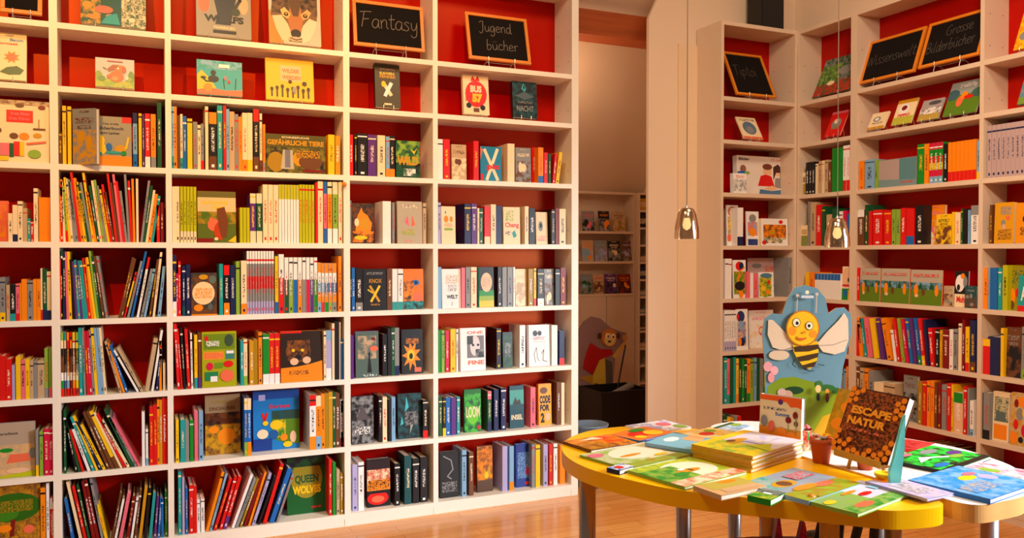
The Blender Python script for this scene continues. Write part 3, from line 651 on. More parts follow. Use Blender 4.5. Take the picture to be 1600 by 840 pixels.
'choc': ('grey cover with orange foot and yellow chick between green and blue spines, third shelf, leaning-books bookcase', 'gy', 'gy', [('r', 0, 0, 1, 1, (160, 150, 128)), ('r', 0, 0, 1, .2, 'or'), ('r', .76, .88, 1, 1, 'rd'), ('t', 'Das große', .3, .82, .68, .87, 'db'), ('t', 'Bilderbuch', .14, .73, .8, .79, 'db'), ('t', 'zum Lachen', .24, .64, .7, .69, 'db'), ('e', .2, .5, .14, .12, 'ye'), ('e', .24, .34, .14, .12, 'ye'), ('e', .18, .24, .1, .04, 'te'), ('e', .44, .38, .08, .08, 'bl'), ('e', .72, .34, .14, .09, 'go'), ('e', .8, .26, .07, .05, 'gr'), ('l', [(.86, .36), (.92, .58)], .05, 'ye'), ('e', .55, .27, .2, .03, 'te')]),
'tiere': ('dark green landscape cover titled GEFÄHRLICHE TIERE with animals, third shelf, wide nature bookcase', 'dg', 'og', [('r', 0, 0, 1, 1, (86, 80, 24)), ('n', 0, 0, 1, .66, 'dk', 0.3, (130, 120, 30)), ('t', 'SCHNEEFUCHS', .26, .9, .72, .95, .02, 'cr'), ('t', 'GEFÄHRLICHE TIERE', .02, .72, .97, .88, .04, 'go'), ('e', .16, .28, .14, .26, 'og'), ('p', [(.24, .1), (.28, .6), (.44, .6), (.46, .1)], (190, 180, 160)), ('r', .31, .14, .40, .6, (120, 120, 140)), ('e', .56, .38, .12, .2, 'go'), ('e', .74, .3, .2, .2, 'br'), ('p', [(.76, .4), (.8, .58), (.86, .42)], 'br'), ('r', .6, .04, .96, .1, 'dr'), ('n', .5, .4, .9, .6, 'dk', 1.0, 'go')]),
'squirrel': ('cover photo of a red squirrel under a yellow title, fourth shelf, wide nature bookcase', 'og', 'og', [('r', 0, 0, 1, 1, (90, 106, 24)), ('r', 0, .6, 1, .88, (216, 196, 140)), ('r', 0, .88, 1, 1, (110, 100, 40)), ('t', 'NATURKINDER', .12, .74, .8, .81, .03, 'ye'), ('t', 'TIERE', .36, .64, .7, .71, .03, 'ye'), ('n', 0, .36, 1, .6, 'og', 0.0, (80, 110, 20)), ('e', .42, .34, .16, .12, 'co'), ('e', .56, .22, .14, .18, (190, 60, 10)), ('p', [(.54, .3), (.5, .66), (.7, .7), (.8, .4), (.74, .1), (.62, .1)], (120, 60, 24)), ('e', .36, .44, .06, .05, 'co'), ('r', 0, 0, .4, .08, 'dr'), ('e', .48, .07, .05, .03, 'cr'), ('p', [(.78, .02), (1, .14), (1, 0)], 'ye')]),
'circle': ('dark cover with a cream circle and small golden crown, fifth shelf, wide nature bookcase', 'dk', 'dk', [('n', 0, 0, 1, 1, 'br', 0.0, (56, 56, 52)), ('e', .84, .84, .14, .1, (96, 110, 100)), ('e', .48, .52, .44, .27, (250, 214, 160)), ('n', .14, .4, .82, .64, 'or', 1.0, (250, 214, 160)), ('e', .48, .9, .18, .06, 'go'), ('e', .28, .18, .18, .08, 'or'), ('e', .74, .2, .1, .08, (90, 96, 96)), ('r', 0, 0, 1, .03, 'or')]),
'essen': ('lime cover with a square fruit grid and the word ESSEN, sixth shelf, wide nature bookcase', 'yg', 'yg', [('r', 0, 0, 1, 1, (170, 170, 8)), ('r', .04, .68, .96, .96, (110, 140, 20)), ('r', .04, .5, .62, .64, (240, 150, 40)), ('t', 'ESSEN', .08, .52, .6, .62, .04, 'co'), ('e', .13, .88, .06, .05, 'rd'), ('e', .78, .84, .13, .11, (60, 80, 60)), ('r', .68, .5, .94, .66, (60, 130, 120)), ('r', .7, .6, .92, .65, 'wh'), ('e', .22, .38, .1, .07, 'ma'), ('r', .36, .34, .6, .44, (110, 150, 20)), ('e', .76, .41, .14, .06, 'rd'), ('r', .08, .12, .46, .28, (30, 130, 80)), ('r', .24, .1, .44, .2, 'wh'), ('e', .72, .2, .2, .11, 'co'), ('n', .12, .74, .5, .84, 'wh', 1.0, (110, 140, 20))]),
'tiger': ('dark tiger cover with an orange lower band, sixth shelf, wide nature bookcase', 'br', 'or', [('r', 0, 0, 1, 1, (44, 26, 16)), ('r', 0, .96, .5, 1.0, 'rd'), ('e', .42, .6, .3, .22, (120, 70, 24)), ('n', .16, .42, .7, .82, 'dk', 0.4, (150, 84, 24)), ('e', .3, .62, .04, .03, 'ye'), ('e', .52, .62, .04, .03, 'ye'), ('e', .42, .48, .08, .06, 'dk'), ('e', .32, .4, .1, .07, 'sk'), ('e', .62, .42, .1, .07, 'sk'), ('p', [(0, 0), (1, 0), (1, .4), (.7, .34), (.4, .3), (0, .28)], 'or'), ('n', .2, .14, .66, .22, 'br', 1.0, 'or')]),
'dino': ('beige and gold cover with roaring beasts, seventh shelf, wide nature bookcase', 'tn', 'br', [('r', 0, 0, 1, 1, (170, 140, 100)), ('t', 'DINOSAURIER', .12, .74, .86, .8, .03, 'br'), ('n', 0, .46, 1, .7, 'dk', 0.0, (120, 60, 20)), ('n', 0, 0, 1, .5, 'br', 0.2, 'go'), ('e', .6, .3, .24, .14, 'or'), ('e', .24, .42, .14, .06, 'or'), ('p', [(.1, .68), (.5, .6), (.96, .62), (.6, .52), (.2, .58)], (90, 40, 16)), ('n', .2, .86, .8, .9, 'og', 1.0, (170, 140, 100))]),
'bauer': ('blue cover with a colourful harbour and red title, seventh shelf, wide nature bookcase', 'bl', 'bl', [('r', 0, 0, 1, 1, (20, 124, 196)), ('r', 0, .86, 1, 1, (18, 70, 150)), ('r', .12, .84, .26, .94, 'lv'), ('t', 'Europa', .34, .68, .8, .77, .03, 'rd'), ('n', .4, .5, 1, .66, 'dt', 0.0, (40, 70, 60)), ('p', [(.4, .2), (.4, .52), (1, .5), (1, .08), (.7, .1)], (90, 130, 20)), ('n', .4, .2, .7, .5, 'ye', 0.4, (40, 130, 40)), ('e', .5, .42, .14, .08, 'ye'), ('l', [(.2, .62), (.24, .5), (.3, .62)], .05, 'rd'), ('e', .2, .28, .12, .08, 'cr'), ('e', .44, .26, .1, .08, (24, 90, 160)), ('e', .66, .2, .08, .06, 'or'), ('e', .86, .2, .07, .1, 'sk'), ('r', .0, 0, .4, .2, (24, 60, 140)), ('e', .74, .08, .1, .05, 'ye'), ('e', .26, .46, .06, .04, 'ye')]),
'queen': ('dark green cover with a big golden disc, bottom shelf, wide nature bookcase', 'dg', 'dg', [('r', 0, 0, 1, 1, (16, 92, 40)), ('e', .5, .6, .4, .34, (160, 140, 30)), ('t', 'QUEEN', .2, .5, .8, .66, .04, 'dg'), ('t', 'WOLVES', .14, .34, .86, .48, .05, 'ye'), ('n', 0, .8, 1, 1, 'dk', 0.0, (16, 70, 30)), ('n', .6, .08, .86, .12, 'rd', 1.0, 'dg')]),
'jug1': ('cover with a golden dragon in flames, fourth shelf, Fantasy bookcase', 'dk', 'dk', [('n', 0, .3, 1, 1, 'br', 0.0, (50, 42, 36)), ('p', [(.16, .3), (.24, .66), (.44, .9), (.5, .78), (.7, .7), (.9, .5), (.84, .3)], 'or'), ('e', .56, .48, .2, .14, 'go'), ('e', .22, .52, .1, .1, 'cr'), ('n', .02, .02, .98, .3, 'dk', 0.2, 'or'), ('e', .4, .14, .3, .05, 'ye')]),
'jug2': ('pale grey and cream cover with two red marks, fourth shelf, Fantasy bookcase', 'gy', 'tn', [('r', 0, 0, 1, 1, (184, 172, 150)), ('n', .2, .84, .8, .92, 'gy', 1.0, 'cr'), ('p', [(.3, .5), (.42, .68), (.48, .4)], 'pk'), ('p', [(.56, .4), (.6, .68), (.72, .44)], 'co'), ('n', .2, .2, .7, .34, 'lg', 1.0, 'tn'), ('n', .3, .04, .6, .08, 'pk', 1.0, 'tn')]),
'orn': ('orange cover with blue eye in branches, fifth shelf, Fantasy bookcase', 'or', 'or', [('r', 0, 0, 1, 1, (240, 120, 20)), ('e', .6, .66, .2, .07, 'bl'), ('e', .62, .66, .07, .04, 'dk'), ('n', 0, 0, .5, .7, 'dk', 0.2, 'or'), ('n', 0, 0, 1, .2, 'te', 0.2, 'dk'), ('e', .7, .3, .24, .12, 'co')]),
'mist': ('grey-green misty cover with walking figure and orange patch, sixth shelf, Fantasy bookcase', 'gy', 'pu', [('r', 0, 0, 1, 1, (84, 104, 98)), ('n', .1, .4, .9, .9, 'tn', 0.0, (100, 112, 104)), ('p', [(.5, .1), (.56, .46), (.62, .46), (.7, .1)], 'dk'), ('e', .59, .5, .05, .04, 'dk'), ('e', .8, .62, .18, .06, 'co'), ('n', .3, .02, .9, .06, 'wh', 1.0, 'dg'), ('r', .7, .8, .86, .86, 'dr')]),
'blast': ('dark cover with an orange starburst, sixth shelf, Fantasy bookcase', 'dk', 'dk', [('p', [(.46 + (.46 if t % 2 else .22) * math.cos(t * PI / 9), .42 + (.36 if t % 2 else .18) * math.sin(t * PI / 9)) for t in range(18)], 'or'), ('e', .44, .42, .18, .13, 'ye'), ('e', .44, .4, .09, .07, 'dk'), ('n', .2, .68, .8, .8, 'or', 0.6, 'dk'), ('r', .6, .04, .92, .14, 'co')]),
'smoke': ('black and grey smoky cover, seventh shelf, Fantasy bookcase', 'dk', 'dk', [('n', 0, 0, 1, 1, 'gy', 0.0, (28, 26, 30)), ('n', .15, .2, .85, .36, 'wh', 1.0, (28, 26, 30)), ('p', [(.2, .5), (.5, .84), (.8, .5)], (90, 80, 84))]),
'crystal': ('black cover with teal and silver shards, seventh shelf, Fantasy bookcase', 'dk', 'dk', [('n', 0, 0, 1, 1, 'dt', 0.0, (20, 26, 30)), ('p', [(.3, .6), (.36, .95), (.46, .7)], (60, 190, 200)), ('p', [(.5, .1), (.56, .5), (.7, .4)], (170, 170, 160)), ('p', [(.1, .3), (.16, .5), (.24, .34)], (60, 190, 200)), ('n', .3, .3, .85, .6, 'gy', 0.6, 'dk')]),
'sunset': ('black and orange sunset cover with a red arena, bottom shelf, Fantasy bookcase', 'dk', 'dk', [('r', 0, .66, 1, 1, (40, 26, 30)), ('r', 0, .34, 1, .7, (244, 150, 60)), ('n', 0, .5, 1, .78, 'cr', 0.4, (200, 60, 40)), ('n', .05, .36, .95, .56, 'dk', 1.0, 'or'), ('e', .46, .18, .46, .14, 'rd'), ('e', .46, .16, .28, .07, 'co'), ('r', 0, .28, 1, .34, 'dk')]),
'yoursx': ('teal cover with big pale X over red lettering, third shelf, Jugend bookcase', 'te', 'bl', [('r', 0, 0, 1, 1, (30, 130, 168)), ('l', [(.2, .9), (.8, .05)], .14, 'cr'), ('l', [(.8, .92), (.3, .05)], .14, (250, 230, 190)), ('t', 'pic', .3, .3, .9, .5, .05, 'rd'), ('p', [(0, .6), (.12, .9), (0, .98)], 'co'), ('r', 0, 0, .12, .2, 'rd')]),
'cup': ('cream cover with orange teacup drawing, fourth shelf, Jugend bookcase', 'cr', 'pu', [('e', .34, .66, .16, .09, 'or'), ('e', .7, .66, .12, .08, 'go'), ('r', .2, .36, .8, .42, 'lg'), ('e', .5, .5, .3, .06, 'sk'), ('e', .3, .84, .05, .04, 'te')]),
'redtext': ('cream cover with handwritten red title, fourth shelf, Jugend bookcase', 'cr', 'cr', [('t', 'Chang', .1, .42, .92, .58, .03, 'rd'), ('n', .12, .62, .6, .9, 'lg', 1.0, 'cr'), ('p', [(.5, .3), (.66, .38), (.8, .22), (.6, .16)], 'te'), ('n', .1, .25, .45, .35, 'db', 1.0, 'cr')]),
'keinw': ('white cover lettered down to the word WELT, fifth shelf, Jugend bookcase', 'wh', 'lb', [('n', .2, .62, .85, .84, 'tn', 1.0, 'wh'), ('n', .3, .42, .8, .6, 'gy', 1.0, 'wh'), ('t', 'WELT', .24, .24, .84, .34, .04, 'dk'), ('r', .9, 0, 1, 1, 'sk'), ('l', [(.52, .06), (.54, .16)], .03, 'gy')]),
'disc': ('black cover fading to green and yellow with a cream disc, fifth shelf, Jugend bookcase', 'dk', 'te', [('r', 0, 0, 1, .16, 'ye'), ('r', 0, .16, 1, .28, (150, 180, 20)), ('r', 0, .28, 1, .42, 'gr'), ('e', .5, .62, .38, .24, (240, 196, 160)), ('n', .2, .5, .8, .74, 'tn', 1.0, (240, 196, 160))]),
'photo': ('white cover with a black and white portrait photo, sixth shelf, Jugend bookcase', 'wh', 'wh', [('r', .26, .3, .94, .82, (120, 112, 112)), ('e', .58, .58, .2, .24, (220, 210, 206)), ('r', .26, .62, .5, .82, (50, 46, 48)), ('e', .5, .6, .05, .03, 'dk'), ('e', .7, .6, .05, .03, 'dk'), ('n', .6, .3, .94, .5, 'dk', 0.2, 'gy'), ('t', 'ONE', .26, .86, .9, .93, .02, 'co'), ('t', 'FINE', .3, .14, .94, .24, .03, 'co')]),
'sketch': ('white cover with scribbled faces, sixth shelf, Jugend bookcase', 'wh', 'wh', [('e', .3, .8, .12, .07, 'dk'), ('e', .52, .8, .1, .06, 'dk'), ('l', [(.2, .6), (.8, .58)], .02, 'tn'), ('l', [(.3, .1), (.24, .3), (.36, .46), (.4, .2), (.5, .12)], .03, 'gy'), ('l', [(.6, .3), (.72, .4), (.66, .14), (.86, .1)], .03, 'br'), ('n', .2, .64, .8, .72, 'pk', 1.0, 'wh')]),
'loom': ('bright green cover lettered LOOM, seventh shelf, Jugend bookcase', 'gr', 'dg', [('r', 0, 0, 1, 1, (14, 110, 30)), ('n', 0, 0, 1, .9, 'dg', 0.0, (60, 180, 40)), ('e', .5, .4, .34, .22, (110, 200, 40)), ('t', 'LOOM', .1, .34, .92, .6, .02, 'cr'), ('e', .86, .1, .1, .05, 'rd')]),
'island': ('dark teal cover with an island and white title, seventh shelf, Jugend bookcase', 'te', 'db', [('r', 0, 0, 1, 1, (16, 74, 88)), ('r', 0, .56, 1, .9, (70, 160, 150)), ('p', [(.2, .56), (.4, .74), (.52, .64), (.7, .68), (.8, .56)], (50, 50, 44)), ('t', 'INSEL', .1, .2, .9, .32, .03, 'cr')]),
'yblack': ('orange-yellow cover with bold black lettering, seventh shelf, Jugend bookcase', 'or', 'or', [('r', 0, 0, 1, 1, (250, 170, 20)), ('e', .4, .84, .3, .08, 'br'), ('t', 'CODE', .08, .52, .92, .72, .06, 'dk'), ('t', 'FOR', .1, .34, .84, .5, .06, 'dk'), ('t', '2', .14, .06, .44, .3, .06, 'dk'), ('e', .7, .2, .2, .1, (220, 190, 150))]),
'blade': ('black cover with a curled silver blade, bottom shelf, Jugend bookcase', 'dk', 'dk', [('l', [(.2, .9), (.6, .8), (.7, .6), (.4, .46), (.6, .4)], .06, 'gy'), ('n', .1, .12, .9, .34, 'gy', 0.9, (30, 24, 30))]),
'desert': ('brown cover with fiery orange towers, bottom shelf, Jugend bookcase', 'br', 'br', [('n', 0, 0, 1, 1, 'or', 0.0, (150, 84, 30)), ('p', [(.3, .3), (.5, .55), (.6, .4), (.8, .6), (.9, .3)], 'go'), ('r', 0, 0, 1, .26, (80, 48, 24)), ('e', .6, .36, .12, .08, 'ye'), ('n', .1, .74, .9, .84, 'br', 1.0, 'or')]),
'deepblue': ('deep blue cover with pink blossom, bottom shelf, Jugend bookcase', 'bl', 'bl', [('r', 0, 0, 1, 1, (16, 50, 140)), ('n', .1, .2, .9, .8, 'lb', 0.8, (16, 50, 140)), ('p', [(.66, .3), (.76, .5), (.9, .4), (.86, .26)], 'ma'), ('e', .74, .08, .14, .04, 'rd')]),
'mask': ('cream cover with red title and grey face, fourth shelf edge, Jugend bookcase', 'cr', 'cr', [('e', .4, .56, .2, .16, 'gy'), ('e', .42, .58, .1, .08, 'dk'), ('n', .1, .1, .9, .26, 'pk', 0.6, 'cr')]),
# right-hand side
'kidsbox': ('wide white box with a boy in red and a girl, third shelf, pillar-side bookcase', 'wh', 'wh', [('r', 0, 0, 1, 1, (240, 226, 216)), ('e', .62, .62, .09, .13, 'sk'), ('e', .62, .74, .1, .08, (120, 60, 40)), ('p', [(.42, .24), (.48, .5), (.58, .54), (.7, .5), (.76, .24)], 'rd'), ('e', .84, .62, .07, .11, 'sk'), ('p', [(.74, .4), (.74, .74), (.84, .82), (.93, .7), (.94, .3), (.88, .3), (.88, .6), (.8, .6)], (70, 30, 26)), ('p', [(.76, .2), (.78, .46), (.92, .46), (.98, .2)], (150, 140, 140)), ('p', [(.44, .04), (.46, .16), (.7, .12), (.98, .18), (.98, .02)], (80, 120, 160)), ('p', [(.54, .18), (.7, .26), (.84, .2), (.7, .12)], 'sk'), ('t', 'Bilder', .04, .88, .26, .95, .02, 'dk'), ('e', .12, .66, .06, .1, (150, 100, 80)), ('e', .1, .56, .1, .04, 'bl'), ('e', .2, .56, .05, .04, 'lg'), ('n', .7, .9, .97, .96, 'co', 1.0, 'wh')]),
'snowbox': ('small white box with pen-drawn pattern in front of the wide kids box, third shelf, pillar-side bookcase', 'wh', 'wh', [('n', 0, .1, 1, .7, 'gy', 0.4, 'wh'), ('n', .2, .75, .8, .9, 'co', 1.0, 'wh')]),
'pirate': ('boxed set with orange pirate scene, fourth shelf, pillar-side bookcase', 'wh', 'cr', [('r', .08, .1, .94, .78, 'or'), ('n', .08, .3, .94, .78, 'br', 0.2, 'or'), ('n', .08, .1, .94, .3, 'dg', 0.3, 'cr'), ('e', .74, .88, .08, .07, 'rd'), ('e', .1, .12, .08, .08, 'rd'), ('e', .86, .16, .08, .08, 'wh'), ('e', .4, .5, .12, .1, 'go')]),
'disk1': ('white activity cover with curved edge and farm scene, fifth shelf, pillar-side bookcase', 'wh', 'wh', [('e', .44, .44, .42, .44, 'lg'), ('n', .06, .04, .84, .8, 'ye', 0.4, 'gr'), ('e', .5, .86, .4, .1, (80, 130, 160)), ('e', .3, .36, .14, .1, 'ye'), ('e', .6, .2, .14, .1, 'or'), ('e', .66, .6, .1, .08, 'rd')]),
'disk2': ('white activity cover with blue and orange machine scene, sixth shelf, pillar-side bookcase', 'wh', 'wh', [('e', .4, .82, .34, .14, (40, 56, 110)), ('n', .1, .1, .84, .7, 'bl', 0.3, 'sk'), ('e', .4, .6, .2, .12, 'lb'), ('e', .5, .2, .24, .1, 'db'), ('e', .3, .2, .14, .1, 'or'), ('e', .14, .82, .1, .08, 'rd')]),
'disk3': ('white activity cover with orange digger picture, fifth shelf, pillar-side bookcase', 'wh', 'wh', [('e', .5, .84, .3, .12, 'rd'), ('e', .66, .84, .18, .1, 'db'), ('n', .06, .1, .94, .7, 'go', 0.3, 'gr'), ('l', [(.3, .3), (.5, .7), (.9, .8)], .09, 'or'), ('e', .5, .32, .4, .12, 'dk'), ('e', .6, .1, .18, .1, 'or')]),
'pale': ('large white activity cover standing behind the others, fifth shelf, pillar-side bookcase', 'wh', 'wh', [('r', 0, .6, 1, 1, (214, 180, 180)), ('n', .4, .3, 1, .8, 'rd', 0.8, (230, 200, 180)), ('n', .5, .08, 1, .5, 'br', 0.3, (226, 206, 176)), ('e', .2, .8, .12, .06, 'gy')]),
'knight': ('white activity cover with boy on blue ground, fourth shelf, pillar-side bookcase', 'wh', 'wh', [('e', .5, .84, .4, .13, (200, 120, 100)), ('e', .5, .82, .24, .1, 'sk'), ('r', .2, .3, .8, .7, (190, 180, 150)), ('n', .1, .3, .8, .72, 'ye', 0.3, 'gy'), ('r', .5, .02, 1, .24, (40, 60, 130)), ('e', .2, .2, .16, .1, 'co')]),
'ship': ('white activity cover with red boat and blue base, fourth shelf, pillar-side bookcase', 'wh', 'wh', [('e', .5, .8, .3, .12, 'gy'), ('n', .1, .3, .9, .7, 'co', 0.3, 'lb'), ('r', .1, .02, .9, .2, (40, 60, 130)), ('e', .5, .4, .3, .12, 'or')]),
'mouse': ('cream cover with small round face drawing, on a wire stand, second shelf, two-chalkboard bookcase', 'cr', 'cr', [('e', .4, .6, .22, .16, 'gy'), ('e', .4, .6, .12, .09, 'wh'), ('r', 0, 0, 1, .14, 'go'), ('n', .2, .3, .8, .4, 'br', 1.0, 'cr')]),
'clown': ('tall cream and yellow cover with red-cheeked face, on a wire stand, second shelf, two-chalkboard bookcase', 'cr', 'og', [('r', 0, .86, 1, 1, 'go'), ('e', .42, .62, .26, .2, 'wh'), ('e', .42, .66, .14, .1, 'dr'), ('r', 0, 0, 1, .3, (190, 190, 60)), ('t', 'PIPPO', .2, .3, .8, .42, .03, 'rd')]),
'beach': ('grey landscape cover with sandy dunes, on a wire stand, second shelf, two-chalkboard bookcase', 'gy', 'gy', [('r', 0, .5, 1, 1, (170, 160, 160)), ('e', .6, .82, .3, .1, (80, 80, 90)), ('r', 0, 0, 1, .34, (190, 160, 70)), ('n', 0, .3, 1, .6, 'wh', 0.0, (150, 130, 120))]),
'meadow': ('landscape cover with orange bear on a green meadow, second shelf, two-chalkboard bookcase', 'lg', 'gy', [('r', 0, .6, 1, 1, (150, 160, 160)), ('r', 0, 0, 1, .6, (90, 130, 30)), ('e', .14, .62, .2, .16, (60, 100, 110)), ('e', .9, .6, .2, .14, (60, 100, 90)), ('e', .4, .4, .1, .16, 'co'), ('e', .5, .56, .1, .12, 'or'), ('e', .64, .5, .14, .06, 'rd'), ('n', .3, .8, .8, .92, 'wh', 1.0, 'gy')]),
'reddog': ('red cover with grey animal, on a wire stand, second shelf, narrow corner bookcase', 'rd', 'rd', [('e', .5, .5, .3, .22, 'gy'), ('e', .46, .6, .14, .1, 'cr'), ('l', [(.3, .3), (.7, .4)], .08, 'og'), ('r', .0, .9, 1, 1, 'pk')]),
'bluebird': ('small white cover with a blue bird, on a wire stand, second shelf, pillar-side bookcase', 'cr', 'cr', [('e', .5, .5, .34, .3, (90, 120, 150)), ('e', .5, .42, .2, .16, 'gy'), ('n', .1, .82, .9, .92, 'db', 1.0, 'cr'), ('r', 0, 0, 1, .1, 'co')]),
'bunny': ('landscape board book with orange rabbits on a green meadow', 'lg', 'rd', [('r', 0, .62, 1, 1, (186, 176, 160)), ('r', 0, 0, 1, .5, (96, 130, 24)), ('n', 0, .44, 1, .64, 'lb', 0.3, (24, 90, 60)), ('e', .18, .42, .07, .17, 'or'), ('e', .2, .26, .06, .05, 'sk'), ('e', .42, .36, .06, .1, 'br'), ('p', [(.26, .45), (.32, .66), (.38, .45)], 'dg'), ('p', [(.6, .45), (.66, .66), (.72, .45)], 'dg'), ('e', .84, .42, .06, .16, 'or'), ('n', .1, .8, .9, .88, 'rd', 1.0, (186, 176, 160))]),
'penguin': ('dark cover with black and white cow face and red word, fifth shelf, two-chalkboard bookcase', 'dk', 'lv', [('e', .4, .66, .34, .24, 'wh'), ('e', .3, .54, .12, .09, 'dk'), ('e', .6, .86, .16, .08, 'or'), ('r', .04, 0, .96, .36, 'cr'), ('t', 'Muh', .2, .12, .8, .3, .05, 'rd'), ('e', .8, .7, .16, .16, 'gy')]),
'gelb1': ('yellow cover with grey butterfly figure and pink girl, fourth shelf, far end bookcase', 'ye', 'go', [('r', 0, 0, 1, 1, (226, 160, 16)), ('n', .3, .7, .9, .9, 'gy', 0.6, (226, 160, 16)), ('e', .46, .5, .12, .08, 'gy'), ('e', .7, .62, .12, .06, 'co'), ('e', .5, .4, .1, .08, (220, 170, 150)), ('n', .2, .1, .9, .34, 'br', 1.0, (226, 160, 16))]),
'gelb2': ('yellow cover with dark animal, cut by the picture edge, fourth shelf, far end bookcase', 'ye', 'go', [('r', 0, 0, 1, 1, (236, 150, 14)), ('e', .6, .6, .3, .14, 'dk'), ('n', .2, .2, .9, .4, 'br', 1.0, (236, 150, 14))]),
'gruen': ('olive yellow cover with fox and boy, fifth shelf, far end bookcase', 'yg', 'yg', [('r', 0, 0, 1, 1, (150, 140, 20)), ('n', .1, .6, .9, .9, 'dg', 1.0, (170, 150, 20)), ('e', .2, .3, .18, .2, 'or'), ('e', .5, .4, .12, .1, 'rd'), ('e', .2, .12, .14, .1, 'br')]),
'tealsm': ('small teal cover with red lower edge, fifth shelf, far end bookcase', 'te', 'te', [('r', 0, 0, 1, .16, 'rd'), ('t', 'A', .2, .3, .6, .7, .04, 'wh'), ('e', .7, .6, .2, .12, 'dk')]),
'floral': ('cream cover covered in red, orange and grey flowers, seventh shelf, far end bookcase', 'cr', 'cr', [('n', 0, 0, 1, 1, 'go', 0.1, (206, 180, 130)), ('e', .5, .6, .2, .12, 'gy'), ('e', .6, .84, .26, .1, 'or'), ('e', .3, .8, .12, .08, 'dr'), ('e', .8, .3, .2, .12, 'ma'), ('e', .3, .4, .14, .1, 'rd'), ('e', .8, .64, .16, .1, 'ye'), ('e', .2, .14, .24, .12, 'or'), ('e', .6, .12, .14, .06, 'dk')]),
'fest': ('cream cover with green pattern and orange lower block, seventh shelf, far end bookcase', 'cr', 'cr', [('n', .1, .4, .96, .9, 'dg', 0.5, (206, 196, 160)), ('r', .1, .04, .9, .34, 'or'), ('r', .2, .4, .8, .6, (90, 110, 110))]),
'colour': ('colourful cover of birds and fruit on a wire stand, cut by picture edge, top shelf, far end bookcase', 'or', 'or', [('n', 0, 0, 1, 1, 'ye', 0.1, 'or'), ('e', .5, .5, .3, .2, 'ma'), ('e', .4, .8, .3, .14, 'dg'), ('e', .3, .3, .2, .1, 'gy'), ('e', .6, .14, .3, .1, 'ye')]),
'blue2': ('small teal landscape cover on a wire stand, cut by picture edge, second shelf, far end bookcase', 'te', 'te', [('n', 0, .3, 1, 1, 'gy', 0.0, (70, 140, 160)), ('r', 0, 0, 1, .3, (120, 150, 60)), ('e', .3, .3, .1, .1, 'wh')]),
'roundp': ('book with round-topped cream face, fifth shelf, narrow corner bookcase', 'cr', 'cr', [('r', 0, .0, 1, .34, 'gr'), ('e', .4, .66, .4, .3, 'sk'), ('e', .4, .2, .2, .12, 'bl'), ('r', .7, 0, 1, .3, 'ye'), ('r', .05, .4, .9, .46, 'ma'), ('e', .7, .6, .08, .07, 'dk')]),
'tree': ('ochre cover with a green treetop, bottom shelf, cut-off end bookcase', 'go', 'og', [('n', 0, 0, 1, 1, 'br', 0.5, (200, 140, 20)), ('e', .62, .68, .4, .2, (40, 100, 14)), ('e', .5, .6, .2, .1, (60, 130, 20)), ('n', .34, .62, .9, .78, 'og', 1.0, (40, 100, 14)), ('l', [(.62, .5), (.6, .3)], .06, 'dr'), ('e', .5, .4, .1, .05, 'or'), ('e', .84, .36, .08, .06, 'co')]),
'farm': ('sandy landscape cover of children and a red car, seventh shelf, cut-off end bookcase', 'tn', 'gy', [('r', 0, .6, 1, 1, (180, 160, 140)), ('n', 0, 0, 1, .6, 'tn', 0.2, (230, 180, 120)), ('t', 'Paradiese', .35, .78, .7, .83, .01, 'dk'), ('p', [(.5, .26), (.56, .42), (.9, .42), (.92, .28)], 'co'), ('e', .5, .5, .12, .04, 'gr'), ('e', .96, .42, .07, .1, 'gy'), ('p', [(0, 0), (1, .1), (1, .0)], 'yg'), ('e', .7, .12, .2, .05, 'sk')]),
'coral': ('coral cover with golden flowers cut by the picture edge, fourth shelf, cut-off end bookcase', 'co', 'co', [('e', .7, .7, .16, .08, 'ye'), ('e', .5, .44, .14, .08, 'ye'), ('n', .1, .1, .9, .9, 'or', 0.1, 'co')]),
'album': ('small green and cream cover, fourth shelf, narrow corner bookcase', 'cr', 'cr', [('r', 0, 0, 1, .5, (130, 140, 60)), ('r', .1, .55, .9, .8, (200, 170, 110))]),
}
ARTS['album2'] = ('small yellowish cover beside three black spines, third shelf, narrow corner bookcase', 'cr', 'cr', [('r', 0, 0, 1, .5, (180, 150, 60)), ('r', .1, .55, .9, .8, (150, 120, 70))])
ARTS['night2'] = ('dark green cover, sixth shelf, Jugend bookcase', 'dg', 'dk', [('n', 0, 0, 1, 1, 'dg', 0.0, (30, 44, 34)), ('n', .2, .3, .8, .7, 'gy', 0.8, (30, 50, 36))])
# ------------------------------------------------------------------ books, shelf by shelf (image columns along the shelf front; height of the top)
row_books(fB0, 1, 'F -28 41 47 sun S t8')
row_books(fB0, 2, 'F -40 77 152 items s1 t3')
row_books(fB0, 3, 'F -20 13 313 coral; 13 20 333 cr; 20 28 320 cr/db; 28 36 314 cr; 36 43 325 tn; 43 48 341 te; 48 53 345 rd; 53 60 294 cr; 61 79 308 or', dep0=.14)
row_books(fB0, 4, '0 9 433 gy/ye; 10 16 445 tn; 16 25 444 dk/te; 25 31 443 pk/rd; 31 34 442 or; 34 43 436 or; 43 52 438 gy; 52 58 436 or; 58 64 436 or; 64 67 419 cr/rd; 67 74 420 dg/db; 74 80 424 cr/db', dep0=.14)
row_books(fB0, 5, '-6 0 556 rd; 0 9 556 rd; 9 19 561 rd; 19 24 570 lv; 25 33 557 ye; 33 40 563 pk; 40 47 561 ye; 47 53 563 tn; 53 59 563 gy; 59 70 563 tn; 70 77 544 lg/gy; 77 84 544 lg/pk', dep0=.14)
row_books(fB0, 6, 'F -36 55 664 farm s3 t3; 56 61 672 gy/gy/ye; 62 68 674 lg; 69 77 670 ma; 77 84 670 ma')
row_books(fB0, 7, 'F -50 63 752 tree s1 t3; 64 72 762 or; 73 78 755 wh/lb; 79 83 778 wh/rd/pk; 84 89 785 wh')
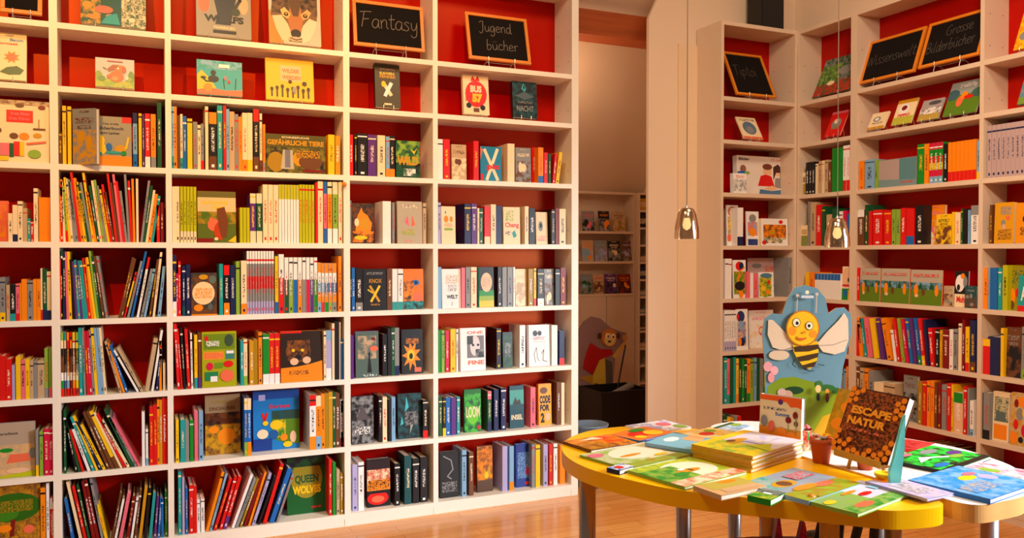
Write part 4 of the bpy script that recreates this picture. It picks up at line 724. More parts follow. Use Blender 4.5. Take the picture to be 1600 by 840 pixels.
# bay 1
row_books(fB1, 0, 'F 126 228 -62 reef S t12 s5')
row_books(fB1, 1, 'F 149 210 89 bear S t10 s5')
row_books(fB1, 2, '92 97 207 br; 98 104 165 ye; 106 112 166 ye; F 114 131 170 gy/br/go w-34 a11 s2 t0; 132 142 180 dg; F 142 206 180 choc s1 t3; 208 215 176 db/lb/bl; 217 222 177 ye; 223 226 178 pu; 227 235 177 rd/wh; 236 244 178 or/gy; 246 253 160 dg')
row_books(fB1, 3, '91 95 280 or L89; 95 99 290 rd L92; 99 103 283 cr L94; 103 107 290 lg/rd L97; 107 111 277 ye L99; 111 115 279 cr L102; 115 119 280 gy L105; 119 123 284 gy L107; 123 127 269 rd L109; 127 132 278 or L114; 132 136 284 ye L118; 136 140 288 dg L121; 140 144 285 gy L124; 144 148 270 ye L128; 148 152 300 or L134; 152 156 290 dg L138; 156 160 282 cr L142; 160 164 281 lg L146; 164 168 290 gy L150; 168 172 296 ye L154; 172 176 288 rd L158; 176 180 300 br L162; 180 184 270 rd L166; 184 188 285 br L171; 188 192 272 pk L175; 192 196 283 rd L180; 196 200 298 gy L186; 200 204 267 gy L193; 204 208 282 rd L199; 208 212 279 or L205; 213 217 279 cr L212; 219 223 282 gy L231; 223 227 290 dg L235; 227 231 297 cr L239; 231 236 303 or L242; 236 240 306 te L247; 245 250 320 rd; 251 256 316 dr', dep0=.19)
row_books(fB1, 4, '92 96 405 rd; 96 99 391 dg; 99 103 392 db; 104 108 393 pk L101; 108 113 393 ye L104; 114 118 405 dk L108; 118 122 408 pu L112; 122 126 406 te L115; 126 130 407 pu L118; 130 134 407 te L121; 134 138 407 te L124; 138 143 403 rd L128; 143 147 404 or L131; 147 151 402 ye L134; 151 155 392 lg L138; 155 159 400 dg L142; 160 164 400 br L146; 165 169 400 gy L150; 184 188 402 br L206; 188 192 404 br L209; 193 196 425 rd/ye/rd L211; 198 202 408 gy L219; 204 208 393 bl L226; 213 217 402 rd/wh/wh L231; 219 223 420 gy L235; 224 228 420 lb L239; 232 236 405 br L245; 238 242 394 cr L250; 246 251 416 lb L254', dep0=.19)
row_books(fB1, 5, '96 100 519 lg/cr/dk/br/br/wh/gr/rd; 101 104 519 te/cr/dk/dk/br/wh/bl/rd; 105 109 519 or/rd/dk/br/gy/wh/lb/rd; 110 113 519 rd/or/dk/br/br/cr/dr/rd; 114 118 519 ye/cr/dk/gy/br/cr/or/rd; 119 123 519 lg/ye/dk/dk/gy/cr/ye/rd; 124 130 512 te L122; 131 135 512 gy L127; 136 140 517 rd L131; 140 145 517 ma L134; 145 149 515 gy L138; 149 154 512 ye L141; 154 159 512 lb L146; 159 163 512 lb L150; 163 167 512 cr L154; 187 191 534 tn L163; 192 196 537 or L166; 197 201 540 bl L170; 214 218 548 wh L177; 220 225 544 tn L182; 226 233 529 tn L240; 236 240 516 wh L251; 243 247 545 db L250; 249 253 532 or; 255 259 567 cr', dep0=.19)
row_books(fB1, 6, '100 104 640 dg; 118 122 655 dk L100; 123 127 668 dg L103; 128 132 672 rd L108; 137 142 671 wh L112; 144 149 652 te L109; 150 154 650 ye L113; 156 160 660 db L119; 161 166 664 ye L125; 168 173 645 br L129; 174 180 643 br L134; 181 187 643 ye/br L139; 188 192 645 cr L145; 193 198 648 rd L150; 199 204 657 cr L157; 205 210 640 dg L162; 211 215 650 gy L168; 216 220 655 pk L173; 222 227 643 wh; 228 232 670 wh/lb; 234 240 635 rd; 240 246 632 rd; 246 250 624 or; 250 254 624 go; 254 262 621 rd', dep0=.19)
row_books(fB1, 7, '114 119 779 bl L100; 127 132 753 cr L103; 134 139 760 rd L112; 140 144 757 dg L119; 146 152 752 dr L127; 153 158 750 dr L131; 160 164 745 gy L139; 166 171 789 ye L150; 172 176 770 br L187; 177 181 780 wh L191; 184 190 770 pk L199; 196 201 775 dr L207; 203 207 776 wh L213; 209 213 765 br L218; 216 221 760 go L226; 224 229 762 dk L232; 232 237 770 te L239; 240 244 775 pu L245; 246 250 777 bl L250; 252 256 779 bl; 258 262 768 gr', dep0=.19)
# bay 2
row_books(fB2, 0, 'F 307 393 -66 warrior S t8 s4; F 421 502 -64 wolf S t8 s4')
row_books(fB2, 1, 'F 308 379 92 sea S t8 s4; F 416 491 89 kids S t8 s4')
row_books(fB2, 2, '267 271 166 lb/te; 271 277 166 or; 277 282 180 br; 282 286 178 cr/te; 286 292 181 bl; 293 301 185 ye; 302 309 190 gy; 309 314 195 cr; 314 319 193 gy/rd; 321 326 166 cr; 327 339 175 or/dk/br; 340 348 162 te; 349 354 161 rd; 354 359 170 lb; 359 367 174 tn; 367 373 178 gy; 373 379 182 or; 379 387 176 cr/or; 387 395 176 cr/ye; 396 405 170 rd/dk/br; 406 410 177 cr/br; 411 415 194 or/gy; F 416 509 208 tiere s1 t2; 513 523 210 ye; 524 532 212 go', dep0=.17)
row_books(fB2, 3, '268 274 291 cr; 275 281 291 cr; N 5 282 308 291 yg/cr; F 309 369 298 squirrel s1 t3; N 3 375 391 324 yg; 391 400 302 cr/pu/cr; 401 410 302 cr/dg/cr; N 3 411 436 288 cr; N 7 436 468 288 yg/wh/wh/wh; N 5 468 492 288 yg; 493 497 285 rd; 497 505 283 cr; 506 511 282 bl/pk/bl; 512 519 284 cr/or/wh; 520 528 284 cr/lg/wh; 529 535 284 cr', dep0=.17)
row_books(fB2, 4, '268 274 398 db/db/wh; 275 279 427 ma; 279 283 408 rd; 285 290 415 db/dt; 291 298 413 db; F 299 339 426 circle s1 t2; 343 349 412 te; 350 359 414 rd/dk/or; 360 368 414 db; 369 375 408 lg; 377 386 407 cr/or; N 10 386 429 392 wh/gy/rd/gy/lv; 430 435 400 ye/bl; 436 444 397 wh/wh/rd/rd/rd; 445 451 402 wh/wh/dg/dg/dg; 452 458 402 wh/wh/lg/lg/lg; 459 465 402 wh/wh/bl/bl/bl; 466 472 402 wh/wh/or/or/or; 473 478 402 wh/wh/gy/gy/gy; 479 484 402 wh/wh/ma/ma/ma; 485 490 402 wh/wh/pu/pu/pu; 491 496 402 wh/wh/gr/gr/gr; 497 502 410 or/wh/lb/or/lb; 503 507 411 or/wh/lb/or/rd; 508 513 411 or/wh/bl/or/gr; 514 519 411 or/wh/bl/or/lg; 520 526 411 or/wh/bl/or/gy; 529 534 400 or', dep0=.17)
row_books(fB2, 5, '277 282 505 rd L270; 283 286 513 rd L276; 287 291 513 dk L281; 293 298 514 rd L288; 299 302 520 wh L297; 304 309 523 ye/te; 310 315 520 br/pu; F 316 370 519 essen s1 t2; 376 381 532 te; 381 387 530 cr/lg; 390 397 532 go; 397 403 530 og; 404 410 519 or; 411 421 522 gr/wh; N 2 421 438 521 rd/wh; F 439 504 518 tiger s2 t2; 506 510 517 cr; 510 518 516 lb/lv/wh; 519 523 505 cr; 523 529 502 dk; 530 533 503 tn; 533 538 530 bl', dep0=.17)
row_books(fB2, 6, '275 280 656 ye; 282 290 656 te; 290 296 658 gy; 297 303 656 gr; 304 310 642 pk; 311 318 642 lb; F 321 376 618 dino s9 t2; 382 387 622 cr/bl/lg; 387 393 622 cr/bl/or; F 396 468 612 bauer s8 t2; 484 494 617 rd/wh/or; 494 502 618 cr/or/lb; 502 508 615 or; 508 514 614 og; 514 520 612 go; 520 525 612 dg; 525 531 614 br; 532 537 625 wh/ma; 537 542 625 wh/ma', dep0=.17)
row_books(fB2, 7, '279 284 737 te; 285 289 745 lv; 290 294 762 bl; 296 303 758 rd; 303 308 759 rd; 308 313 780 wh; 314 320 779 wh; 321 326 738 or L346; 327 331 740 lb L352; 333 338 748 rd L358; 342 347 745 rd L366; 348 354 745 rd/rd/pu L372; 361 366 742 wh L391; 367 372 748 gy L396; 374 378 748 og L401; 380 385 742 dr L407; 387 391 738 or L413; 393 398 740 lv L420; 402 406 745 dk L428; 410 416 725 rd L438; 420 428 733 bl L449; 431 435 740 gy L456; F 449 510 713 queen s9 t2; 514 519 717 rd; 520 525 722 gr; 526 531 733 tn; 532 537 740 og', dep0=.17)
# bay 3
row_books(fB3, 1, 'F 587 626 98 xgreen S t6 s4 h3')
row_books(fB3, 2, '546 552 210 rd; 554 558 210 dk; 559 574 208 dk; 575 588 210 pu; 590 602 211 cr; 603 609 213 lb/or; 609 617 212 dk/or; F 619 657 219 wild s2 t2 h3', dep0=.14)
row_books(fB3, 3, '546 549 313 gy; F 550 585 317 jug1 s2 t2 h3; 598 611 314 wh d15; 613 617 316 gy; F 621 660 314 jug2 s2 t2 h3; 661 666 317 tn s3', dep0=.14)
row_books(fB3, 4, '547 550 418 dk; 550 555 418 bl; 556 567 419 dk/gy; F 568 604 420 xgold s1 t2 h3; 605 613 420 br; 613 621 420 wh/te; 622 630 420 wh/te; F 631 662 420 orn s3 t2 h3', dep0=.14)
row_books(fB3, 5, '548 553 524 pu s0; F 556 592 518 mist s2 t2 h3; 598 605 522 dk; 606 612 513 dk; 612 617 512 dg; 617 624 512 gy/db; F 628 661 515 blast s4 t2 h3', set0=.03, dep0=.14)
row_books(fB3, 6, 'F 550 584 620 smoke s3 t2 h2.5; 592 597 619 dk; 598 605 620 cr; 607 612 624 dk; 612 618 620 lb; F 622 659 616 crystal s5 t2 h3; 661 669 625 dk/rd', set0=.03, dep0=.14)
row_books(fB3, 7, '551 559 726 lv; 560 569 722 wh; F 574 610 718 sunset s5 t2 h3; 617 625 724 dk; 632 643 712 dt; 645 655 716 dk; 657 668 714 dk', set0=.03, dep0=.14)
# bay 4
row_books(fB4, 1, 'F 725 765 116 bus S t6 s4 h2.5; F 802 840 126 night S t5 s4 h2.5')
row_books(fB4, 2, '684 692 217 wh; 693 703 217 rd; F 706 729 225 tn/br/cr s3 t2; 740 748 220 rd; F 751 784 228 yoursx s2 t2; 793 804 224 cr; F 806 830 230 gy/cr/br s3 t2; 831 840 230 rd s6; 841 849 230 or/bl; 850 856 238 rd; 857 861 240 dg; 863 867 240 rd L867; 868 873 238 ye L874', dep0=.14)
row_books(fB4, 3, '684 689 316 lv; F 690 712 322 cup s2 t2; 726 736 318 db; 737 745 318 pu; 746 749 325 cr; 749 755 325 dg; 757 766 322 rd/cr; 767 775 319 cr; 775 784 321 db; F 787 813 323 redtext s2 t2; 820 826 322 cr; 827 836 325 dk; F 838 856 331 mask s4 t3; 862 867 327 dk; 868 873 325 dr; 874 884 326 cr', dep0=.14)
row_books(fB4, 4, '684 690 417 lb; F 691 720 420 keinw s1 t2; 721 727 418 pk; 728 735 417 gy; 736 745 417 cr; F 749 772 417 disc s2 t2; 778 784 417 dk; 785 792 417 gy; 793 801 417 gy; 802 805 417 wh; F 806 823 420 cr/sk/tn s3 t2; 826 833 420 og; 834 838 419 ye/rd; 840 850 420 dk/wh; F 851 866 420 gy/cr/br s3 t2; 868 875 420 dk; 876 884 418 dr', dep0=.14)
row_books(fB4, 5, '685 689 516 gr; 690 695 516 lg; 696 702 516 ma; 704 712 514 ye; 713 716 514 wh; F 720 759 513 photo s2 t2 h3; 776 783 513 dk; F 786 801 519 night2 s5 t2; 812 821 508 wh; F 827 859 508 sketch s3 t2 h3; 862 871 508 wh; 874 882 516 db/rd', set0=.03, dep0=.14)
row_books(fB4, 6, '686 691 620 dg; 692 697 620 dk/ye; 697 704 621 bl; 705 713 621 pu; 714 719 620 te; F 726 752 609 loom s6 t2; 762 768 611 pk/dg/db; 772 779 608 db; 783 791 606 db; F 797 819 603 island s5 t2; 829 837 605 pk; F 842 862 600 yblack s6 t2; 870 876 597 br; 877 882 598 cr', set0=.035, dep0=.14)
row_books(fB4, 7, 'F 688 717 706 blade s5 t2; 722 729 703 lb; 733 740 706 br; F 746 770 698 desert s7 t2; 785 793 697 lv; 796 803 697 lb/or; F 807 829 694 deepblue s7 t2; 831 836 694 gy; 837 844 695 ye; 849 856 694 lv; 858 863 694 rd; 865 871 693 wh; 875 883 695 or', set0=.035, dep0=.14)
# bookcase beside the pillar
row_books(fL, 1, 'F 1163 1193 182 bluebird S t30 s3 h1')
row_books(fL, 2, 'F 1152 1228 242 kidsbox s12 t2 h4; F 1146 1167 270 snowbox s3 t2 h3')
row_books(fL, 3, 'F 1136 1154 320 knight s9 t2 h1; 1152 1161 324 wh/wh/db s3; F 1167 1186 330 ship s7 t2 h1; F 1190 1231 341 pirate s4 t2 h4', dep0=.18)
row_books(fL, 4, '1133 1138 404 wh; 1138 1143 404 wh; F 1146 1166 406 disk3 s3 t2 h.8; F 1170 1234 403 pale s14 t2 h1; 1167 1172 424 pk; 1172 1177 426 wh; 1177 1184 427 pk; F 1186 1209 425 disk1 s3 t2 h.8; 1236 1242 402 gy', dep0=.18)
row_books(fL, 5, 'N 5 1132 1150 485 wh/wh/lv; F 1151 1169 483 disk2 s3 t2 h.8; F 1171 1209 485 wh/pk/cr s8 t2 h1', dep0=.18)
row_books(fL, 6, '1131 1136 558 te; 1136 1140 560 pk/te; 1140 1145 560 dg; 1146 1150 558 te; 1150 1154 560 ye/or; 1154 1159 559 dg; 1159 1163 560 gr; 1163 1167 562 dg; 1167 1172 560 or/gr; 1172 1177 561 lg; 1178 1182 559 lb; 1182 1187 560 dg; 1187 1192 560 gy; 1192 1198 562 gr', dep0=.18)
row_books(fL, 7, '1130 1136 648 dg; 1136 1141 652 ye; 1141 1146 652 go; 1147 1152 650 gy; 1153 1158 650 rd', dep0=.18)
# corner bookcase
row_books(fM, 0, 'F 1269 1326 95 reef2 S t26 s3 h1')
row_books(fM, 1, 'F 1287 1312 176 reddog S t26 s3 h1')
row_books(fM, 2, 'F 1250 1258 270 album2 s3 t2 h1; N 3 1259 1273 254 dk; 1274 1277 256 cr; 1279 1283 252 tn; 1284 1287 251 cr; 1289 1293 250 tn; 1294 1299 253 br; N 3 1300 1316 232 gr; N 2 1317 1328 228 wh/wh/rd', dep0=.15)
row_books(fM, 3, 'F 1250 1261 352 album s2 t2 h1; 1262 1265 315 gy; 1266 1274 316 tn; 1275 1283 320 rd; 1284 1289 322 dg; 1291 1299 335 tn; 1300 1310 326 dg; 1311 1316 330 wh; 1317 1322 329 ma; 1323 1328 334 bl', dep0=.15)
row_books(fM, 4, '1258 1264 425 ye; 1264 1272 425 or; N 8 1273 1313 427 bl/wh/wh/wh; F 1315 1329 416 roundp s2 t2 h1', dep0=.15)
row_books(fM, 6, '1308 1313 575 dr; 1313 1318 578 gy; 1318 1322 576 lb; 1323 1329 572 or', dep0=.15)
# two-chalkboard bookcase
row_books(fR1, 1, 'F 1354 1380 178 mouse S t28 s3 h1; F 1392 1423 158 clown S t24 s2 h1; F 1432 1465 158 beach S t26 s3 h1; F 1472 1524 131 meadow S t24 s2 h1')
row_books(fR1, 2, '1342 1350 252 or; 1351 1366 250 lb; 1367 1371 250 lg; 1433 1444 226 gr; 1444 1451 225 or; N 3 1452 1473 224 ma/gr/rd/ye/ma/lb; 1474 1480 225 dk; N 7 1481 1525 223 or/or/or/rd; 1526 1531 220 lb/ye', dep0=.15)
row_books(fR1, 3, '1340 1350 328 wh/br/br; 1351 1356 320 dg; 1357 1362 330 rd; 1364 1378 328 rd; 1381 1392 330 rd; 1393 1399 327 lg; 1400 1406 327 lg; 1407 1415 325 rd; 1416 1428 326 rd/rd/bl; 1430 1443 321 dk; F 1446 1474 321 or/pk/cr s7 t2; F 1462 1486 335 ye/dg/br s2 t2 h1.5; 1487 1491 331 ye; 1492 1500 332 cr; 1501 1504 326 dg; 1505 1511 326 dk; 1512 1515 328 lb; 1517 1529 321 gy/wh/wh/wh', dep0=.14)
row_books(fR1, 4, '1337 1341 418 rd; F 1343 1374 418 bunny s1 t2 h1; F 1376 1420 419 bunny s1 t2 h1; F 1422 1471 421 bunny s1 t2 h1; F 1474 1488 446 tn/gy/br s3 t2; F 1490 1511 423 penguin s4 t3 h1; F 1507 1525 446 dt/gy/br s1 t2 h1', dep0=.14)
row_books(fR1, 5, '1336 1341 505 rd L1329; 1343 1349 495 or L1335; 1351 1355 497 te L1343; 1356 1363 496 pk L1349; 1366 1373 497 ye L1358; 1376 1382 497 pu L1368; 1387 1394 497 or L1376; 1397 1401 515 wh L1391; 1402 1407 498 rd L1394; 1409 1414 497 lg L1401; 1415 1420 498 ma L1407; 1422 1427 497 bl L1414; 1428 1433 497 pu L1420; 1435 1440 497 bl/gr L1427; 1441 1446 497 rd/ye L1434; 1448 1452 499 db L1442; 1454 1460 512 rd L1450; 1461 1467 514 dk; 1468 1472 515 go; 1473 1482 515 dr; 1483 1489 514 wh; 1489 1496 514 gy; 1497 1502 505 cr; 1503 1507 499 dr; 1508 1514 510 ye/rd; 1515 1524 500 db/br', dep0=.16)
row_books(fR1, 6, '1336 1342 572 br; 1343 1349 574 tn; 1350 1356 575 or; 1357 1364 578 gy; 1365 1380 596 cr; 1381 1398 597 tn; F 1411 1432 585 gy/br/dk s4 t1; 1434 1440 595 og; 1441 1447 595 rd; 1448 1453 594 or; 1454 1459 594 or; 1460 1464 597 br; 1465 1470 597 dr; 1471 1478 600 gy; 1479 1485 598 rd; 1486 1489 600 ye; 1490 1504 612 gr/sk/sk/sk; 1505 1510 603 rd; 1511 1514 606 gy; 1515 1521 625 wh/lb', dep0=.16)
row_books(fR1, 7, '1440 1448 690 dk; 1450 1460 692 or; 1462 1470 694 br; 1472 1480 696 dr; 1484 1492 700 og; 1494 1500 704 dk; 1502 1510 706 br', dep0=.16)
# far end bookcase
row_books(fR2, 0, 'F 1583 1625 10 colour S t22 s2 h1')
row_books(fR2, 1, 'F 1589 1640 126 blue2 S t22 s3 h1')
row_books(fR2, 2, 'N 9 1542 1608 197 pg', dep0=.16)
row_books(fR2, 3, '1546 1550 320 br; F 1553 1583 317 gelb1 s1 t2; F 1586 1622 317 gelb2 s1 t2', dep0=.15)
row_books(fR2, 4, '1535 1542 418 or; 1543 1546 418 lb; 1547 1558 418 bl; 1559 1565 418 te; 1566 1574 414 yg; F 1576 1602 415 gruen s4 t2; F 1590 1612 430 tealsm s1 t2 h1', dep0=.14)
row_books(fR2, 5, '1530 1541 528 ye/rd/rd; 1543 1562 525 db; 1563 1568 512 ye; F 1570 1594 510 br/gy/dk s3 t2; 1596 1606 510 gy/lg', dep0=.14)
row_books(fR2, 6, '1528 1535 612 dk; 1536 1546 612 gy/dk; F 1550 1575 610 fest s3 t2; F 1578 1606 612 floral s2 t2', dep0=.14)
row_books(fR2, 7, '1545 1549 735 gr; 1550 1554 738 pu; 1555 1560 738 ye; 1561 1567 737 ma; 1568 1573 740 gr; 1574 1580 742 pk; 1581 1587 745 or; 1588 1595 745 te; 1596 1602 748 go', dep0=.14)

# ------------------------------------------------------------------ chalkboards
def strokes(b, lines, W_, H_, y, th, mi=0):
    # lines: (text, x0, x1, base, height) in unit coordinates
    for s, x0, x1, by, hh in lines:
        st, tw = hand_strokes(s)
        for l in st:
            # smooth the hand strokes
            pts = []
            for i in range(len(l) - 1):
                p0 = l[max(0, i - 1)]; p1 = l[i]; p2 = l[i + 1]; p3 = l[min(len(l) - 1, i + 2)]
                for k in range(4):
                    t = k / 4
                    pts.append([0.5 * (2 * p1[j] + (-p0[j] + p2[j]) * t + (2 * p0[j] - 5 * p1[j] + 4 * p2[j] - p3[j]) * t * t + (-p0[j] + 3 * p1[j] - 3 * p2[j] + p3[j]) * t ** 3) for j in (0, 1)])
            pts.append(list(l[-1]))
            pts = [Vector(((x0 + p[0] / tw * (x1 - x0)) * W_, (by + p[1] * hh + .02 * (p[0] / tw)) * H_)) for p in pts]
            for a, c in zip(pts[:-1], pts[1:]):
                d = c - a
                if d.length < 1e-6: continue
                d.normalize(); n = Vector((-d.y, d.x)) * th / 2
                b.face([(a.x - n.x, y, a.y - n.y), (c.x - n.x, y, c.y - n.y), (c.x + n.x, y, c.y + n.y), (a.x + n.x, y, a.y + n.y)], mi)
def chalkboard(fr, X0, X1, YB, YT, st, tilt, label, lines, th=.0030, xend=None, chalk='chalk'):
    tilt = math.radians(tilt); zf = floor_of(0)
    _, zb = fr.hit(X0, YB, st); zb = max(zb, zf + .012)
    xa = fr.col_x(X0, zb, st); xe = fr.col_x(X1, zb, st); W_ = xe - xa
    if xend: W_ = xend
    lo, hi = .02, .6
    for _ in range(30):
        mid = (lo + hi) / 2; P = fr.P(xa, st + mid * math.sin(tilt), zb + mid * math.cos(tilt))
        if pix(P)[1] > YT: lo = mid
        else: hi = mid
    H_ = min(lo, (fr.depth - st - .014) / math.sin(tilt))
    root = empty('chalkboard', fr.P(xa, st, zb), fr.rz); root.rotation_euler = (-tilt, 0, fr.rz); tag(root, label, 'chalkboard', 'chalkboards on the top shelves')
    f = MB(); w_ = .017
    f.box(0, -.004, 0, W_, .010, w_, 0); f.box(0, -.004, H_ - w_, W_, .010, H_, 0); f.box(0, -.004, w_, w_, .010, H_ - w_, 0); f.box(W_ - w_, -.004, w_, W_, .010, H_ - w_, 0)
    f.build('frame', M['frame_wood'], root, bevel=.0015)
    s = MB(); s.box(w_ - .002, .002, w_ - .002, W_ - w_ + .002, .008, H_ - w_ + .002, 0); s.build('slate', M['slate'], root)
    for ln in lines:
        c = MB(); strokes(c, [ln], W_, H_, .0015, th); c.build('lettering', M[chalk], root)
    s = MB(); r = .0018
    for fx in (.3, .72):
        x = W_ * fx; z = zb - zf; y1 = .006 + z * 0
        s.tube([(x, -.008, z + .018), (x, -.010, z), (x, -.004, z - .004), (x, -.014, .002)], r, 0, 6)
        s.tube([(x, -.004, z - .004), (x, .03, z - .004), (x, min(.11, fr.depth - st - .01), .002)], r, 0, 6)
        s.tube([(x, .025, z - .004), (x, .017 + .12 * math.tan(tilt), z + .12)], r, 0, 6)
    s.tube([(W_ * .3, .03, z - .004), (W_ * .72, .03, z - .004)], r, 0, 6)
    so = s.build('chalkboard_stand', M['wire'], loc=fr.P(xa, st, zf), rot=(0, 0, fr.rz))
    tag(so, 'wire stand under the ' + ' '.join(label.split()[:12]), 'stand', 'wire stands under the chalkboards')
chalkboard(fB3, 553, 664, 70, -2, .03, 9, 'chalkboard with the chalked word Fantasy', [('Fantasy', .10, .93, .42, .34)])
chalkboard(fB4, 733, 830, 91, 18, .04, 14, 'chalkboard with the chalked words Jugend bücher', [('Jugend', .2, .74, .62, .22), ('bücher', .3, .82, .24, .22)])
chalkboard(fL, 1151, 1213, 147, 80, .03, 26, 'chalkboard on the pillar-side bookcase with one faint word', [('Tiptoi', .14, .72, .46, .24)], th=.0026, chalk='faint_chalk')
chalkboard(fR1, 1342, 1429, 132, 66, .02, 20, 'chalkboard with one long faint chalked word, nearer the corner', [('Wissenswelt', .05, .92, .40, .24)], th=.0026, chalk='faint_chalk')
chalkboard(fR1, 1434, 1530, 108, 38, .02, 20, 'chalkboard with the chalked words Grosse Bilderbücher', [('Grosse', .34, .78, .62, .22), ('Bilderbücher', .06, .86, .30, .24)], th=.0026, chalk='faint_chalk')
chalkboard(fB0, 0, 66, 18, -60, .03, 9, 'chalkboard cut off by the picture corner, cut-off end bookcase', [])

# small closed carton on the third shelf of the two-chalkboard bookcase
zf = floor_of(2)
xa = fR1.col_x(1373, zf, .02); xe = fR1.col_x(1431, zf, .02); _, zt = fR1.hit(1373, 252, .02)
b = MB(); Wc = xe - xa; hc = zt - zf
b.box(0, 0, 0, Wc, .12, hc, 0, rgb(178, 160, 158)); 
b.face([(Wc * .56, -.0004, 0), (Wc, -.0004, 0), (Wc, -.0004, hc), (Wc * .56, -.0004, hc)], 0, rgb(90, 140, 150))
b.face([(0, -.0006, 0), (Wc, -.0006, 0), (Wc, -.0006, hc * .22), (0, -.0006, hc * .3)], 0, rgb(120, 150, 156))
b.face([(Wc * .6, -.0008, hc * .12), (Wc * .92, -.0008, hc * .12), (Wc * .92, -.0008, hc * .18), (Wc * .6, -.0008, hc * .18)], 0, col('gy'), col('rd')[:3] + (1.0,))
o = b.build('box', [M['print']], loc=fR1.P(xa, .02, zf), rot=(0, 0, fR1.rz)); tag(o, 'grey-pink and turquoise cardboard box between blue and green books, third shelf, two-chalkboard bookcase', 'box')
lid = MB(); lid.face([(0, 0, hc), (Wc, 0, hc), (Wc * .96, .06, hc + .012), (Wc * .04, .06, hc + .012)], 0, rgb(170, 166, 164)); lid.face([(Wc, .12, hc), (0, .12, hc), (Wc * .04, .06, hc + .012), (Wc * .96, .06, hc + .012)], 0, rgb(160, 156, 154)); lid.face([(0, .12, hc), (0, 0, hc), (Wc * .04, .06, hc + .012)], 0, rgb(160, 156, 154)); lid.face([(Wc, 0, hc), (Wc, .12, hc), (Wc * .96, .06, hc + .012)], 0, rgb(160, 156, 154))
lid.build('lid', [M['print']], o)
# loudspeaker on top of the corner
zt = ZB[8] + T
pa, pb = atZ(1187, 36, zt), atZ(1225, 40, zt)
Ys = 4.13
xa, xb = atY(1189, 30, Ys).x, atY(1225, 30, Ys).x
root = empty('loudspeaker', (xa, Ys, zt)); tag(root, 'black loudspeaker standing on top of the pillar-side bookcase', 'speaker')
b = MB(); b.box(0, 0, 0, xb - xa, .13, .32, 0); b.build('cabinet', M['black'], root, bevel=.004)
b = MB(); b.box(.008, -.006, .01, xb - xa - .008, 0, .31, 0); b.build('grille', M['mesh_black'], root)
# orange wooden knob on the post between the nature and Fantasy bookcases
p = atY(533, 288, WY); b = MB(); b.lathe([(0.0005, -.012), (.008, -.009), (.012, 0), (.008, .009), (.0005, .012)], 12, 0, o=(0, -.011, 0))
o = b.build('knob', M['frame_wood'], loc=(p.x + .012, WY - .002, p.z), smooth=True); tag(o, 'small round orange knob on the post left of the Fantasy bookcase', 'knob')

# ------------------------------------------------------------------ tables
ZT = .74
YEL = smooth_loop([(1.655, 1.293), (1.52, 1.292), (1.435, 1.36), (1.36, 1.435), (1.255, 1.53), (1.165, 1.63), (1.115, 1.735), (1.077, 1.85), (1.07, 1.96), (1.093, 2.07), (1.15, 2.175), (1.25, 2.262), (1.366, 2.30), (1.49, 2.285), (1.59, 2.21), (1.645, 2.12), (1.655, 1.8), (1.668, 1.5)], 14)
WHT = smooth_loop([(1.70, 1.262), (1.80, 1.245), (1.90, 1.262), (2.03, 1.35), (2.11, 1.44), (2.15, 1.545), (2.167, 1.64), (2.145, 1.76), (2.08, 1.92), (1.99, 2.08), (1.87, 2.20), (1.77, 2.212), (1.69, 2.17), (1.672, 2.05), (1.685, 1.7), (1.69, 1.4)], 14)
def signed(p): return sum(a[0] * c[1] - c[0] * a[1] for a, c in zip(p, p[1:] + p[:1]))
def table(name, label, outline, mt, ms, legs, lr):
    if signed(outline) < 0: outline = outline[::-1]
    root = empty(name, (0, 0, 0)); cx = sum(p[0] for p in outline) / len(outline); cy = sum(p[1] for p in outline) / len(outline)
    root.location = (cx, cy, 0); tag(root, label, 'table')
    b = MB(); b.prism([(x - cx, y - cy) for x, y in outline], ZT - .042, ZT, 0, 1)
    o = b.build('table_top', [mt, ms], root, bevel=.003)
    for x, y in legs:
        g = MB(); g.lathe([(0.001, 0), (lr, 0), (lr, ZT - .043), (0.001, ZT - .043)], 20); lg_ = g.build('leg', M['steel'], root, loc=(x - cx, y - cy, 0), smooth=False)
        for p in lg_.data.polygons: p.use_smooth = abs(p.normal.z) < .5
table('display_table', 'curved bright yellow table covered with bee and flower books', YEL, M['yellow_top'], M['yellow_top'], [(1.15, 2.03), (1.565, 2.145), (1.49, 1.465), (1.60, 1.80)], .0235)
table('display_table', 'white table with pale wooden edge behind the yellow table', WHT, M['white_top'], M['edge_band'], [(1.755, 2.13), (1.74, 1.50), (1.98, 1.41), (2.03, 1.80)], .021)

def flat_book(corners, z, th, label, art, name='picture_book', cov='cr', edge=None, grp='books lying on the display tables', cat='book', spine='left'):
    A, B, Cc, D = [atZ(x, y, z + th) for x, y in corners]      # left, far, right, near
    c = (A + B + Cc + D) / 4; u = ((B - A) + (Cc - D)) / 2; v = ((A - D) + (B - Cc)) / 2
    # u runs along the far/near edges, v from near to far
    W_ = u.length; u.normalize(); v2 = v - u * v.dot(u); H_ = v2.length; v2.normalize()
    ang = math.atan2(u.y, u.x)
    b = MB(); t = .0016; cc = col(cov)
    # model it as a standing book laid on its back: x along u, z along v, front faces up
    b.box(0, 0, 0, W_, t, H_, 0, cc); b.box(0, th - t, 0, W_, th, H_, 0, cc); b.box(0, t, 0, t, th - t, H_, 0, cc)
    draw(b, art, W_, H_, 0.0)
    o = b.build(name, [M['print']]); pg = MB(); pg.box(t, t, .002, W_ - .002, th - t, H_ - .002, 0); pg.build('page_block', M['paper'], o)
    org = c - u * W_ / 2 - v2 * H_ / 2
    o.matrix_world = Matrix(((u.x, 0, v2.x, org.x), (u.y, 0, v2.y, org.y), (0, -1, 0, z + th), (0, 0, 0, 1)))
    tag(o, label, cat, grp); return o
